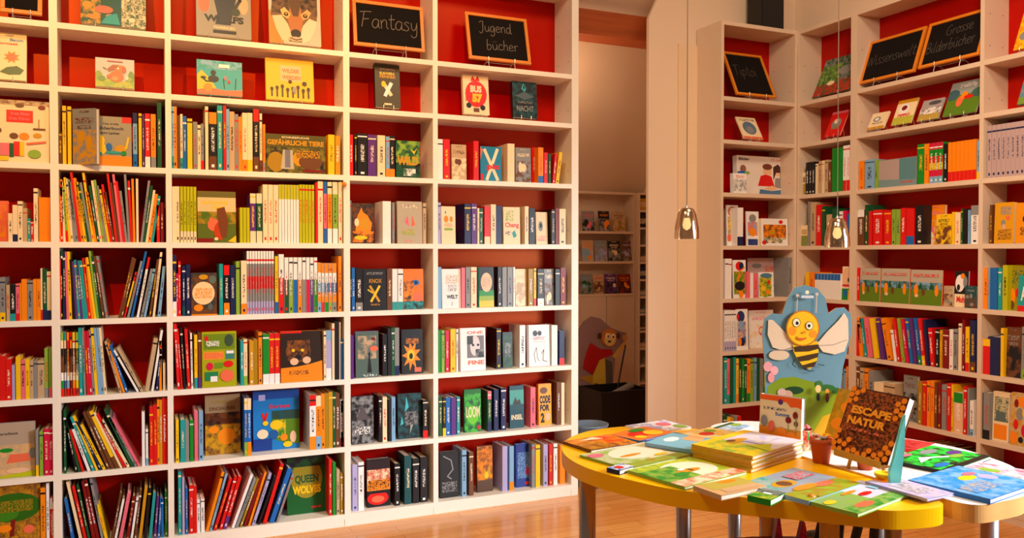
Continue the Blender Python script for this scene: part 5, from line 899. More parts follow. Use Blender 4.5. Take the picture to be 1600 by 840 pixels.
bee = lambda x, y, s: [('e', x, y, s, s * .7, 'go'), ('e', x + s * .5, y, s * .25, s * .6, 'br'), ('e', x - s * .4, y + s * .7, s * .5, s * .4, 'wh')]
e = .0008
flat_book([(882, 688), (948, 679), (1000, 690), (921, 704)], ZT, .009, 'brown cover with orange honeycombs at the tip of the yellow table', [('n', 0, 0, 1, 1, 'br', 0.3, 'or'), ('r', .5, .3, 1, 1, 'co'), ('n', .5, .3, 1, .9, 'rd', 0.5, 'or'), ('p', [(.2, .8), (.6, .95), (.7, .7)], 'cr'), ('n', 0, 0, .5, .5, 'dr', 0.6, 'go')], cov='br')
flat_book([(953, 677), (1010, 666), (1063, 677), (1012, 692)], ZT, .008, 'red and yellow flower cover with a blue spine near the table tip', [('r', 0, 0, 1, 1, (240, 120, 40)), ('r', 0, 0, 1, .2, (40, 90, 160)), ('e', .4, .6, .24, .2, 'rd'), ('e', .7, .5, .2, .2, 'ye'), ('e', .24, .4, .12, .12, 'ye'), ('e', .6, .84, .2, .12, 'gr'), ('l', [(.1, .12), (.9, .1)], .04, 'lv')], cov='bl')
flat_book([(975, 664), (1040, 656), (1078, 666), (1020, 676)], ZT + .0, .006, 'white and lilac cover at the far rim of the yellow table', [('n', 0, 0, 1, 1, 'lv', 0.2, 'wh'), ('e', .3, .4, .2, .2, 'lv'), ('e', .7, .6, .16, .2, 'pk'), ('e', .85, .2, .12, .2, 'lg')], cov='wh')
flat_book([(1008, 687), (1064, 674), (1112, 688), (1086, 708)], ZT + .0095, .010, 'pale blue cover with turquoise spine beside the stacked yellow books', [('r', 0, 0, 1, 1, (120, 184, 204)), ('e', .5, .74, .2, .12, 'wh'), ('p', [(.6, .2), (1, .3), (1, .62), (.6, .6)], (240, 170, 110)), ('r', 0, 0, 1, .16, (130, 200, 190))], cov='lb')
flat_book([(903, 711), (1000, 691), (1090, 708), (985, 731)], ZT, .007, 'pale green and cream cover with a sunny meadow, nearest the table tip', [('r', 0, 0, 1, 1, (224, 214, 170)), ('n', 0, 0, .5, 1, 'lg', 0.1, (200, 200, 150)), ('e', .56, .6, .36, .32, (250, 230, 200)), ('e', .42, .52, .16, .05, 'or'), ('n', 0, 0, 1, .2, 'og', 0.4, 'lg'), ('e', .1, .8, .1, .1, 'pk'), ('e', .72, .3, .1, .05, 'ye')], cov='lg')
flat_book([(950, 729), (974, 723), (988, 728), (966, 736)], ZT, .012, 'small white and blue packet peeking out below the sunny meadow book', [('n', 0, 0, 1, 1, 'bl', 0.5, 'wh'), ('e', .4, .5, .2, .3, 'rd')], name='small_packet', cov='db', cat='packet')
flat_book([(988, 733), (1085, 711), (1160, 739), (1062, 762)], ZT, .008, 'lime green cover with a big cream circle and golden bee', [('n', 0, 0, 1, 1, 'lg', 0.3, (200, 205, 30)), ('e', .58, .56, .36, .34, (250, 234, 200)), ('n', 0, 0, .5, .8, 'gr', 0.2, 'lg'), ('n', 0, 0, 1, .24, 'co', 0.3, 'cr'), ('e', .52, .5, .18, .07, 'or'), ('e', .34, .42, .1, .08, 'gr')] + bee(.5, .5, .1), cov='lg')
STK = [(1088, 691), (1166, 671), (1252, 688), (1168, 716)]
for i, w_ in enumerate(['lowest', 'second from the bottom', 'second from the top', 'topmost']):
    dx = (0, 1.2, -1, .4)[i]; z = ZT + .0105 * i
    up = (3 - i) * 0
    flat_book([(x + dx, y) for x, y in STK] if i == 3 else [(x + dx, y + (3 - i) * 6.6) for x, y in STK], z, .0102, 'yellow and lilac bee book, %s of the stack of four copies' % w_, [('r', 0, 0, 1, 1, (216, 200, 206)), ('n', 0, 0, .42, 1, 'lg', 0.2, (235, 200, 20)), ('r', 0, .86, 1, 1, 'ye'), ('e', .48, .66, .16, .1, 'go'), ('e', .42, .72, .06, .06, 'br'), ('n', .5, .3, .9, .6, 'lv', 0.4, (226, 210, 200)), ('p', [(.3, 0), (.6, .2), (.36, .4)], 'yg')], cov='go', grp='stack of four bee books')
flat_book([(1088, 757), (1160, 744), (1192, 760), (1122, 775)], ZT, .012, 'tan kraft-paper book between lime cover and seed packet', [('r', 0, 0, 1, 1, (214, 166, 110)), ('r', .1, .4, 1, 1, (190, 170, 70)), ('e', .64, .84, .2, .12, 'or'), ('n', .2, .1, .9, .4, 'tn', 0.5, (214, 166, 110))], cov='tn')
flat_book([(1168, 752), (1246, 728), (1342, 757), (1252, 786)], ZT, .010, 'grey-blue cover with two golden bumblebees and orange petals', [('r', 0, 0, 1, 1, (150, 160, 176)), ('n', 0, 0, 1, .36, 'og', 0.2, (150, 170, 30)), ('n', 0, .5, .4, 1, 'te', 0.3, (160, 180, 170)), ('e', .34, .62, .18, .12, 'go'), ('e', .34, .62, .09, .1, 'br'), ('e', .66, .3, .16, .08, 'co'), ('e', .4, .36, .2, .08, 'or'), ('n', .56, .6, .9, .84, 'rd', 0.9, (150, 160, 176))], cov='lb')
flat_book([(1168, 772), (1192, 763), (1228, 768), (1204, 782)], ZT, .014, 'small glossy green seed packet on the front rim of the yellow table', [('n', 0, 0, .5, 1, 'yg', 0.3, 'gr'), ('n', .5, 0, 1, 1, 'gy', 0.5, 'dg'), ('e', .55, .5, .08, .2, 'wh')], name='small_packet', cov='gr', cat='packet')
flat_book([(1262, 777), (1350, 748), (1425, 770), (1332, 806)], ZT, .008, 'green and white cover with orange insects at the front rim of the yellow table', [('r', 0, 0, 1, 1, (206, 206, 220)), ('n', 0, 0, .5, 1, 'lg', 0.3, (140, 170, 100)), ('n', 0, 0, 1, .3, 'gr', 0.3, (150, 180, 80)), ('e', .3, .2, .14, .1, 'co'), ('e', .6, .5, .1, .07, 'rd'), ('e', .5, .7, .12, .05, 'or'), ('e', .1, .6, .08, .08, 'ye'), ('r', .8, .5, 1, .7, (150, 200, 220))], cov='lg')
flat_book([(1372, 747), (1412, 740), (1470, 774), (1428, 784)], ZT + .009, .006, 'lilac leaflet overhanging the corner of the yellow table', [('n', 0, 0, 1, 1, 'lv', 0.3, (210, 190, 206)), ('r', .3, .8, 1, 1, 'or'), ('n', .2, .2, .8, .7, 'gy', 0.9, (216, 196, 212))], cov='lv', name='leaflet', cat='leaflet')
flat_book([(1066, 676), (1112, 667), (1150, 676), (1106, 687)], ZT, .006, 'cream leaflet with red and blue blossom behind the stacked bee books', [('n', 0, 0, 1, 1, 'ye', 0.4, (240, 220, 180)), ('e', .4, .5, .2, .2, 'rd'), ('e', .7, .7, .16, .16, 'lg')], cov='cr', name='leaflet', cat='leaflet')
# white table
flat_book([(1112, 668), (1142, 660), (1176, 664), (1150, 674)], ZT, .006, 'pale blue and green leaflet on the far tip of the white table', [('n', 0, 0, 1, 1, 'lb', 0.3, (214, 224, 236)), ('r', 0, .8, 1, 1, 'dg'), ('e', .8, .6, .2, .2, 'lg')], cov='wh', name='leaflet', cat='leaflet')
flat_book([(1396, 694), (1418, 684), (1458, 693), (1430, 706)], ZT, .010, 'red book at the back of the white table, half hidden', [('r', 0, 0, 1, 1, (230, 60, 60)), ('n', .1, .1, .9, .9, 'dr', 0.5, (230, 60, 60))], cov='rd')
flat_book([(1398, 715), (1456, 693), (1548, 715), (1468, 738)], ZT, .010, 'bright green cover with black blotches and purple patch on the white table', [('r', 0, 0, 1, 1, (20, 214, 60)), ('n', 0, 0, 1, 1, 'dk', 0.1, (20, 220, 60)), ('r', 0, 0, 1, .12, 'dk'), ('e', .66, .8, .16, .1, 'gy'), ('e', .84, .5, .12, .1, 'pu'), ('e', .2, .24, .14, .08, 'bl'), ('p', [(.1, .5), (.4, .55), (.7, .3), (.66, .42), (.3, .7)], 'wh'), ('e', .7, .36, .12, .08, 'lg'), ('e', .3, .9, .1, .06, 'pk')], cov='dk')
flat_book([(1426, 747), (1516, 722), (1604, 760), (1540, 782)], ZT, .012, 'blue cover with a yellow submarine-like shape on the white table', [('r', 0, 0, 1, 1, (20, 140, 210)), ('n', 0, 0, 1, 1, 'lb', 0.2, (20, 140, 210)), ('e', .58, .62, .14, .08, 'ye'), ('e', .8, .5, .1, .12, 'lv'), ('e', .74, .7, .1, .06, 'pk'), ('n', .1, .2, .6, .45, 'tn', 0.9, (20, 140, 210))], cov='bl')
flat_book([(1515, 724), (1540, 716), (1602, 741), (1590, 752)], ZT, .006, 'pale pink and white leaflet tucked behind the blue book on the white table', [('n', 0, 0, 1, 1, 'pk', 0.2, (236, 224, 230)), ('e', .2, .6, .2, .2, 'lg')], cov='wh', name='leaflet', cat='leaflet')

# things standing on the tables
def standing(name, base, rz, tilt, W_, H_, th, cov, edge, art, label, cat='book'):
    o_ = base; b = MB(); t = .0018
    b.box(0, 0, 0, W_, t, H_, 0, col(cov)); b.box(0, th - t, 0, W_, th, H_, 0, col(edge)); b.box(0, t, 0, t, th - t, H_, 0, col(cov))
    draw(b, art, W_, H_, 0.0)
    o = b.build(name, [M['print']], loc=o_, rot=(-math.radians(tilt), 0, math.radians(rz)))
    pg = MB(); pg.box(t, t, .002, W_ - .002, th - t, H_ - .002, 0); pg.build('page_block', M['paper'], o)
    tag(o, label, cat, 'books standing on the tables'); return o
def easel(base, rz, tilt, W_, ledge, H_, m, label):
    """little easel: ledge height, two front legs, one back leg"""
    root = empty('table_easel', (base.x, base.y, ZT), math.radians(rz)); tag(root, label, 'easel', 'small easels on the tables')
    tn = math.tan(math.radians(tilt)); dz = base.z - ZT; y0 = .006
    for x in (.2 * W_, .8 * W_):
        b = MB(); b.tube([(x, -dz * tn * .3 + y0 + .02, 0.001), (x, y0 + .02 + (H_ * .62) * tn, dz + H_ * .62)], .0045, 0, 8); b.build('leg', m, root)
    b = MB(); b.tube([(.5 * W_, .115, 0.001), (.5 * W_, y0 + .03 + H_ * .5 * tn, dz + H_ * .5)], .004, 0, 8); b.build('back_leg', m, root)
    b = MB(); b.box(.08 * W_, -.004, dz - ledge, .92 * W_, .03, dz - .003, 0); b.box(.08 * W_, -.008, dz - ledge, .92 * W_, -.004, dz + .006, 0); b.build('ledge', m, root)
EB = atZ(1300, 701, ZT + .045)
mz = [('r', 0, 0, 1, 1, (58, 24, 12)), ('n', .02, .02, .98, .98, (176, 84, 30), 1.0, (58, 24, 12))]
hx = hexes(0, [(.03, .97), (.12, .92), (.03, .88), (.13, .82), (.03, .78), (.21, .97), (.95, .93), (.87, .87), (.96, .83), (.88, .77), (.97, .73), (.9, .66), (.97, .3), (.9, .22), (.97, .17), (.86, .12), (.95, .07), (.76, .08), (.66, .12), (.6, .05), (.84, .03), (.7, .0), (.05, .3), (.03, .2), (.12, .14), (.03, .1), (.22, .12), (.16, .03), (.06, .02), (.32, .04), (.28, .2), (.5, .03), (.42, .07)], .050, (250, 140, 20))
esc = standing('nonfiction_book', EB, -92, 24, .184, .178, .024, 'br', 'br', mz + hx + [('t', 'ESCAPE', .16, .60, .86, .72, .05, (255, 165, 40)), ('t', 'NATUR', .14, .44, .82, .56, .05, (255, 165, 40)), ('n', .14, .35, .84, .39, 'co', 1.0, (60, 24, 10))], 'dark brown and orange honeycomb book titled ESCAPE NATUR on an easel')
easel(EB, -92, 24, .184, .012, .178, M['stand_wood'], 'wooden easel carrying the ESCAPE NATUR book')
SB = atZ(1186, 684, ZT + .02)
standing('picture_book', SB, -70, 3, .13, .132, .02, 'cr', 'gy', [('r', 0, .88, 1, 1, (250, 100, 30)), ('p', [(.62, .9), (.74, .78), (.9, .8), (1, .76), (1, .9)], (250, 100, 30)), ('n', .08, .68, .66, .73, 'db', 1.0, 'cr'), ('t', 'Summt', .38, .56, .72, .64, .02, 'bl'), ('e', .5, .87, .06, .06, 'pu'), ('n', 0, 0, 1, .3, 'go', 0.3, 'or'), ('e', .7, .5, .07, .07, 'dr'), ('e', .86, .62, .06, .08, 'dr'), ('e', .88, .44, .05, .06, 'br'), ('l', [(.7, .4), (.7, .2)], .02, 'lg'), ('l', [(.88, .58), (.88, .2)], .02, 'lg'), ('e', .3, .32, .08, .12, 'co'), ('e', .12, .42, .08, .12, 'gy'), ('e', .55, .2, .12, .12, 'or'), ('e', .78, .14, .12, .12, 'or')], 'cream picture book with orange top border and sunflowers, on an easel')
easel(SB, -70, 3, .13, .012, .132, M['stand_wood'], 'wooden easel carrying the sunflower picture book')
G2 = atZ(1283, 693, ZT + .004)
standing('nonfiction_book', G2, -88, 24, .17, .175, .010, 'go', 'go', [('n', 0, 0, 1, 1, 'og', 0.1, (220, 150, 20)), ('e', .3, .7, .14, .1, 'or'), ('e', .2, .4, .14, .1, 'or')], 'golden honeycomb book half hidden behind the ESCAPE NATUR book')
def pot(px, py, r, h, m, label, flowers=None, z=ZT, name='flower_pot'):
    p = atZ(px, py, z); root = empty(name, (p.x, p.y, z)); tag(root, label, 'flower pot', 'small pots on the tables')
    b = MB(); b.lathe([(0.0005, 0), (r * .68, 0), (r * .9, h * .76), (r, h * .77), (r, h), (r * .88, h), (r * .86, h * .85), (.0005, h * .84)], 24)
    o = b.build('pot', m, root, smooth=False)
    for q in o.data.polygons: q.use_smooth = abs(q.normal.z) < .6
    if flowers:
        rr = random.Random(int(px))
        for i, c in enumerate(flowers):
            a = i * 2.4; q = r * .62 * math.sqrt((i + .5) / len(flowers)); zz = h * .9 + rr.uniform(.004, .018)
            f = MB(); n = 6
            for k in range(n):
                t = k * 2 * PI / n; cx, cy = q * math.cos(a) + .006 * math.cos(t), q * math.sin(a) + .006 * math.sin(t)
                f.lathe([(0.0003, -.003), (.0042, -.001), (.0045, .001), (.0003, .003)], 8, 0, col(c), (cx, cy, zz))
            f.lathe([(0.0003, -.002), (.0035, 0), (.003, .004), (.0003, .005)], 8, 0, col('ye' if c != 'ye' else 'or'), (q * math.cos(a), q * math.sin(a), zz))
            f.tube([(q * math.cos(a) * .4, q * math.sin(a) * .4, h * .8), (q * math.cos(a), q * math.sin(a), zz)], .001, 0, 5, col('gr'))
            f.build('flower', [M['print']], root)
pot(1283, 722, .031, .066, M['terracotta'], 'terracotta pot with paper blossoms left of the ESCAPE NATUR book', ['wh', 'or', 'ye', 'lb', 'wh', 'or', 'pk', 'lv', 'ye', 'wh'])
PB = atX(1352, 700, EB.x + .055); PB.z = ZT; PBx = pix(PB)
pot(PBx[0], PBx[1], .026, .050, M['terracotta'], 'empty terracotta pot under the ESCAPE NATUR book')
pot(1381, 757, .022, .030, M['yellow_pot'], 'small bright yellow pot at the foot of the ESCAPE NATUR book')
p = atZ(1255, 702, ZT); root = empty('paper_cup', (p.x, p.y, ZT)); tag(root, 'floral paper cup with orange and pink blossoms beside the terracotta pot', 'cup')
b = MB(); n = 20
for i in range(n):
    a0, a1 = i * 2 * PI / n, (i + 1) * 2 * PI / n
    for k, (z0_, z1_) in enumerate(((0, .03), (.03, .06))):
        r0, r1 = .018 + z0_ * .12, .018 + z1_ * .12
        b.face([(r0 * math.cos(a0), r0 * math.sin(a0), z0_), (r0 * math.cos(a1), r0 * math.sin(a1), z0_), (r1 * math.cos(a1), r1 * math.sin(a1), z1_), (r1 * math.cos(a0), r1 * math.sin(a0), z1_)], 0, col('cr'), col('rd' if (i + k) % 3 else 'gr')[:3] + (.3,))
b.build('cup', [M['print']], root)
for i, c in enumerate(['pk', 'or', 'ye', 'or', 'pk']):
    f = MB(); a = i * 1.26; f.lathe([(0.0003, -.006), (.007, -.003), (.008, .002), (.0003, .007)], 10, 0, col(c), (.012 * math.cos(a), .012 * math.sin(a), .066)); f.build('blossom', [M['print']], root, smooth=True)
# little orange and dark ball on the rim
p = atZ(1268, 782, ZT); root = empty('wooden_beetle', (p.x, p.y, ZT)); tag(root, 'tiny orange and black wooden beetle on the front rim of the yellow table', 'ornament')
b = MB(); b.lathe([(.0003, 0), (.008, .001), (.0105, .006), (.008, .013), (.0003, .016)], 14, 0); b.build('body', M['frame_wood'], root, smooth=True)
b = MB(); b.lathe([(.0003, .001), (.005, .002), (.0065, .006), (.005, .010), (.0003, .012)], 12, 0, o=(.0135, -.006, 0)); b.build('head', M['black'], root, smooth=True)
# turquoise display panel
zc = (atZ(1396, 764, ZT) - ORG).dot(FW)
def camplane(pts, depth):
    """flat shape that stands upright facing the camera's heading; returns origin and x,z offsets"""
    P0 = ORG + ray(pts[0][0], pts[0][1]) * depth; out = []
    for x, y in pts:
        P = ORG + ray(x, y) * depth
        out.append(((P - P0).dot(RI), P.z - P0.z))
    return P0, out
pts = [(1391, 766), (1406, 766), (1413, 705), (1414, 650), (1410, 660), (1396, 722), (1391, 737)]
P0, out = camplane(pts, zc); P0.z = ZT + .0005; 
b = MB(); b.slab(out, 0, .012, 0); o = b.build('leaflet_holder', M['turquoise_plastic'], loc=P0, rot=(0, 0, -YAW)); tag(o, 'turquoise see-through leaflet holder right behind the ESCAPE NATUR book', 'leaflet holder')

# bee display: printed board with its own outline
BB = [(1197, 690), (1315, 690), (1313, 650), (1313, 610), (1316, 575), (1322, 550), (1329, 520), (1328, 490), (1318, 480), (1305, 481), (1293, 489), (1288, 465), (1275, 450), (1257, 445), (1240, 449), (1229, 466), (1221, 491), (1205, 489), (1194, 496), (1190, 520), (1194, 560), (1196, 620)]
P0 = atZ(1197, 690, ZT); dp = (P0 - ORG).dot(FW); mpp = dp / FPX
out = [((x - 1197) * mpp, (690 - y) * mpp) for x, y in BB]
b = MB(); b.slab(out, 0, .006, 0, rgb(104, 138, 150), rgb(200, 180, 150))
Wb, Hb = 139 * mpp, 245 * mpp
def u(x, y): return ((x - 1197) / 139, (690 - y) / 245)
def E(x, y, rx, ry, c): a = u(x, y); return ('e', a[0], a[1], rx / 139, ry / 245, c)
def draw_free(mb, items, W, H, y):
    k = 0
    for it in items:
        k += 1; yy = y - .00022 * k; c = col(it[-1])
        if it[0] == 'e': mb.face([((it[1] + it[3] * math.cos(t * PI / 12)) * W, yy, (it[2] + it[4] * math.sin(t * PI / 12)) * H) for t in range(24)], 0, c)
        elif it[0] == 'p': mb.face([(u(*q)[0] * W, yy, u(*q)[1] * H) for q in it[1]], 0, c)
        elif it[0] == 'l': 
            for a, d in zip(it[1][:-1], it[1][1:]):
                A = Vector((u(*a)[0] * W, u(*a)[1] * H)); D = Vector((u(*d)[0] * W, u(*d)[1] * H)); n_ = (D - A).normalized(); n_ = Vector((-n_.y, n_.x)) * it[2] * mpp / 2
                mb.face([(A.x - n_.x, yy, A.y - n_.y), (D.x - n_.x, yy, D.y - n_.y), (D.x + n_.x, yy, D.y + n_.y), (A.x + n_.x, yy, A.y + n_.y)], 0, c)
its = [('p', [(1197.5, 689.5), (1314.5, 689.5), (1312.5, 640), (1312.5, 612), (1290, 601), (1265, 595), (1240, 588), (1218, 590), (1200, 602), (1197, 625)], (124, 140, 14)),
 ('p', [(1262, 689), (1314, 689), (1312, 640), (1285, 650)], (200, 150, 20)), E(1290, 605, 14, 5, (50, 100, 40)), E(1306, 610, 7, 5, (50, 100, 40)), E(1279, 600, 6, 6, (60, 110, 50)),
 E(1240, 609, 15, 6, (24, 60, 24)), E(1230, 616, 8, 7, (200, 150, 120)), E(1221, 612, 7, 6, (210, 160, 140)), E(1197, 577, 0, 0, 'pk'),
 E(1199, 572, 7, 8, (230, 150, 150)), E(1209, 578, 6, 7, (236, 160, 160)), E(1204, 589, 5, 8, (230, 140, 140)),
 ('p', [(1199, 499), (1206, 499), (1222, 515), (1238, 533), (1240, 545), (1222, 547), (1206, 542), (1198, 522)], (226, 190, 156)), E(1216, 554, 16, 8, (220, 184, 150)),
 ('p', [(1275, 536), (1290, 518), (1308, 500), (1317, 488), (1323, 498), (1324, 530), (1318, 548), (1303, 553), (1284, 549)], (228, 192, 160)), ('l', [(1278, 539), (1300, 538), (1322, 530)], 1.5, (180, 150, 130)),
 ('l', [(1206, 546), (1224, 546), (1240, 541)], 1.5, (140, 120, 110)),
 ('l', [(1243, 488), (1244, 462)], 1.6, (200, 170, 150)), ('l', [(1273, 488), (1274, 460)], 1.6, (200, 170, 150)), E(1244, 461, 2.5, 2.5, (210, 180, 160)), E(1274, 459, 2.5, 2.5, (210, 180, 160)),
 ('p', [(1237, 535), (1276, 532), (1277, 550), (1274, 566), (1264, 576), (1254, 572), (1244, 560), (1238, 548)], (236, 176, 20)),
 ('p', [(1238, 541), (1277, 537), (1277, 544), (1262, 548), (1240, 549)], (70, 44, 16)), ('p', [(1243, 557), (1277, 550), (1276, 557), (1262, 562), (1247, 564)], (70, 44, 16)), ('p', [(1251, 570), (1275, 563), (1270, 572), (1256, 574)], (70, 44, 16)),
 ('l', [(1240, 560), (1236, 568), (1242, 573)], 1.2, 'dk'), ('l', [(1276, 568), (1286, 570)], 1.2, 'dk'), ('l', [(1255, 575), (1262, 579), (1270, 578)], 1.2, 'dk'),
 E(1252, 512, 26, 28, (200, 110, 20)), E(1252, 512, 24, 26, (244, 180, 24)), E(1236, 516, 6, 7, (246, 140, 30)), E(1268, 521, 6, 6, (246, 140, 30)),
 E(1242, 503, 6.2, 7, (90, 50, 20)), E(1242, 503, 5.4, 6.2, 'cr'), E(1243, 504, 2.4, 2.8, 'dk'), E(1262, 508, 6, 6.6, (90, 50, 20)), E(1262, 508, 5.2, 5.8, 'cr'), E(1261.5, 508, 2.2, 2.6, 'dk'),
 E(1250, 527, 7.5, 3.4, (220, 90, 30)), E(1250, 525, 7, 2, (244, 180, 24)), E(1254, 518, 2.4, 1.8, (220, 120, 30)),
 E(1258, 456, 3, 3, 'cr'), ('p', [(1249, 465), (1268, 465), (1268, 461), (1249, 461)], (210, 200, 200)),
 E(1276, 606, 4.5, 6, (230, 190, 120)), E(1276, 619, 3, 6, 'dk'), E(1290, 610, 3, 4, (230, 140, 60)), E(1290, 620, 3, 8, (90, 40, 30))]
draw_free(b, its, Wb, Hb, 0.0)
o = b.build('bee_display', [M['print']], loc=P0, rot=(0, 0, -YAW)); tag(o, 'blue cut-out board display of a smiling bee over a green hill', 'display board')
ft = MB(); ft.box(.03, .006, 0, .036, .09, .11, 0); ft.box(.15, .006, 0, .156, .09, .11, 0); ft.build('rear_strut', M['edge_band'], o)
b = MB()
lp = [(-.012, .155), (-.004, .17), (-.012, .19), (-.028, .205), (-.034, .185), (-.026, .165)]

# ------------------------------------------------------------------ pendant lamps
def pendant(px, ytop, ybot, depth, label):
    P = ORG + ray(px, ybot) * depth; s = depth / FPX; h = (ybot - ytop) * s
    root = empty('pendant_lamp', P); tag(root, label, 'pendant lamp', 'hanging lamps with mirrored shades')
    R0, R1 = 19 * s, 9.5 * s
    prof = [(R0, 0), (R0 * 1.0, h * .12), (R0 * .97, h * .34), (R0 * .88, h * .58), (R0 * .74, h * .82), (R1 * 1.1, h * .97), (R1 * .8, h), (.004, h)]
    b = MB(); b.lathe(prof, 40); b.lathe([(r - .0012 if r > .005 else r, z + (-.001 if i == 7 else 0)) for i, (r, z) in enumerate(prof)][::-1], 40)
    b.build('lamp_shade', M['mirrored_glass'], root, smooth=True)
    b = MB(); b.lathe([(.0005, h * .28), (.012, h * .34), (.016, h * .46), (.011, h * .62), (.007, h * .7)], 16); b.build('bulb', M['bulb'], root, smooth=True)
    b = MB(); b.lathe([(.008, h * .68), (.010, h * .7), (.010, h * .98), (.006, h * 1.04), (.002, h * 1.1)], 16); b.build('socket', M['steel'], root, smooth=True)
    b = MB(); b.tube([(0, 0, h * 1.04), (0, 0, 4.15 - P.z)], .0017, 0, 8); b.build('cable', M['cable'], root)
pendant(1073, 325, 373, 3.0, 'mirrored bell pendant lamp hanging in front of the pillar')
pendant(1308, 341, 386, 3.0, 'mirrored bell pendant lamp hanging in front of the corner bookcase')
b = MB(); b.box(1.4, .9, 4.15, 4.0, 4.29, 4.2, 0); struct('ceiling', b, M['plaster'])

# ------------------------------------------------------------------ bin beside the end of the long bookcase
bxp = atY(922, 700, 4.03)
root = empty('waste_bin', (bxp.x, 4.03, 0)); tag(root, 'pale blue see-through bucket on the floor past the long bookcase wall', 'bin')
hb = 1.305 - (1.305 - atY(922, 661, 4.03).z)
b = MB(); b.lathe([(.001, .002), (.075, .002), (.098, hb - .012), (.104, hb - .01), (.104, hb), (.096, hb), (.073, .006), (.001, .006)], 32); b.build('bucket', M['blue_plastic'], root, smooth=True)
b = MB(); b.lathe([(.001, .008), (.070, .008), (.076, .10), (.001, .10)], 24); b.build('contents', M['edge_band'], root)

# ------------------------------------------------------------------ back room: magazine shelves, narrow rack, animal display, crate
FY = 5.95
xl, xr = 2.7, atY(990, 400, FY).x
root = empty('magazine_shelf', (xl, FY, 0)); tag(root, 'white magazine shelving on the far wall seen through the passage', 'shelving')
zz = [atY(940, y, FY).z for y in (299, 361, 408, 459)]
for i, z in enumerate(zz):
    b = MB(); b.box(0, 0 if i else .0, z - .02, xr - xl, BY - FY, z, 0); b.build('shelf', M['pale_board'], root)
xs = atY(948, 520, FY).x
b = MB(); b.box(0, .004, 0, xs - xl - .003, .02, zz[3] - .021, 0); b.build('door', M['pale_board'], root)
b = MB(); b.box(xs - xl + .003, .004, 0, xr - xl, .02, zz[3] - .021, 0); b.build('door', M['pale_board'], root)
b = MB(); b.box(xr - xl, 0, 0, xr - xl + .012, BY - FY, zz[0], 0); b.build('side_panel', M['pale_board'], root)
mag = [(1, 910, 930, 329, 'gy/pk/dk'), (1, 936, 953, 329, 'dk/or/gy'), (1, 958, 978, 330, 'tn/br/og'), (2, 910, 928, 375, 'tn/or/lb'), (2, 930, 949, 375, 'gy/lb/lv'), (2, 951, 970, 376, 'dk/cr/gy'), (2, 972, 989, 376, 'br/lv/gy'), (3, 908, 926, 428, 'gy/lb/dg'), (3, 928, 944, 428, 'tn/rd/br'), (3, 946, 964, 428, 'pu/cr/dk'), (3, 966, 986, 428, 'dr/or/dk')]
wn = ['', 'top', 'middle', 'lowest']
for i, (r_, x0, x1, yt, cs) in enumerate(mag):
    cs = cs.split('/'); zf = zz[r_] ; a = atY(x0, yt, FY + .03); c = atY(x1, yt, FY + .03); W_ = c.x - a.x; H_ = min(a.z - zf, .27)
    b = MB(); b.box(0, 0, 0, W_, .004, H_, 0, col(cs[0])); draw(b, random_art(900 + i, cs[0], cs[1], cs[2]), W_, H_, 0)
    o = b.build('magazine', [M['print']], loc=(a.x, FY + .025, zf + .001), rot=(math.radians(-8), 0, 0))
    tag(o, '%s and %s magazine, %s from the left, %s row of the far shelving' % (cname(cs[0]), cname(cs[1]), ORD[[m for m in mag if m[0] == r_].index(mag[i])], wn[r_]), 'magazine', 'magazines on the far shelving')
xa, xb = xr + .016, SXW - .004
root = empty('narrow_rack', (xa, 5.9, 0)); tag(root, 'tall narrow white rack with many small compartments in the back room', 'rack')
zt_ = atY(1000, 301, 5.9).z
b = MB(); b.box(0, 0, 0, .016, .18, zt_, 0); b.build('side_panel', M['pale_board'], root)
b = MB(); b.box(xb - xa - .016, 0, 0, xb - xa, .18, zt_, 0); b.build('side_panel', M['pale_board'], root)
b = MB(); b.box(.016, .17, 0, xb - xa - .016, .18, zt_, 0); b.build('back_panel', M['pale_board'], root)
zz2 = []; z = zt_
while z > .1:
    b = MB(); b.box(.016, 0, z - .016, xb - xa - .016, .17, z, 0); b.build('shelf', M['pale_board'], root); zz2.append(z); z -= .146
for k, (ix, c) in enumerate([(1, 'go'), (2, 'dk'), (5, 'db'), (4, 'tn'), (7, 'gy'), (9, 'tn'), (6, 'gy'), (8, 'br')]):
    b = MB(); hh = (.10, .11, .10, .05, .04, .04, .05, .04)[k]; b.box(0, 0, 0, .085, .10, hh, 0, col(c)); b.face([(.01, -.0004, hh * .3), (.075, -.0004, hh * .3), (.075, -.0004, hh * .7), (.01, -.0004, hh * .7)], 0, col(c), col('cr')[:3] + (1.0,))
    o = b.build('small_box', [M['print']], loc=(xa + .022, 5.93, zz2[ix] + .0005)); tag(o, '%s small box in the narrow rack, compartment %s from its top' % (cname(c), ORD[ix - 1]), 'box', 'small boxes in the narrow rack')
AO = [(900, 655), (945, 655), (952, 640), (962, 612), (958, 600), (960, 575), (962, 553), (978, 532), (979, 520), (966, 516), (955, 512), (947, 505), (938, 497), (924, 494), (912, 502), (900, 520)]
AY = 5.45; P0 = atY(900, 655, AY); P0.z = max(P0.z, 0.0); dp = (P0 - ORG).dot(FW)
ax = [(atY(x, y, AY).x - P0.x, atY(x, y, AY).z - P0.z) for x, y in AO]
b = MB(); b.slab(ax, 0, .01, 0, rgb(150, 120, 120), rgb(150, 130, 110))
def w3(x, y): p = atY(x, y, AY); return (p.x - P0.x, p.z - P0.z)
def AP(k, pts, c): b.face([(w3(*q)[0], -.0015 * k, w3(*q)[1]) for q in pts], 0, col(c))
def AE(k, x, y, rx, ry, c): AP(k, [(x + rx * math.cos(t * PI / 8), y - ry * math.sin(t * PI / 8)) for t in range(16)], c)
AP(1, [(901, 654), (944, 654), (950, 640), (940, 610), (901, 615)], (100, 120, 30)); AP(2, [(905, 590), (925, 585), (938, 600), (930, 632), (920, 640), (925, 600)], (190, 140, 40))
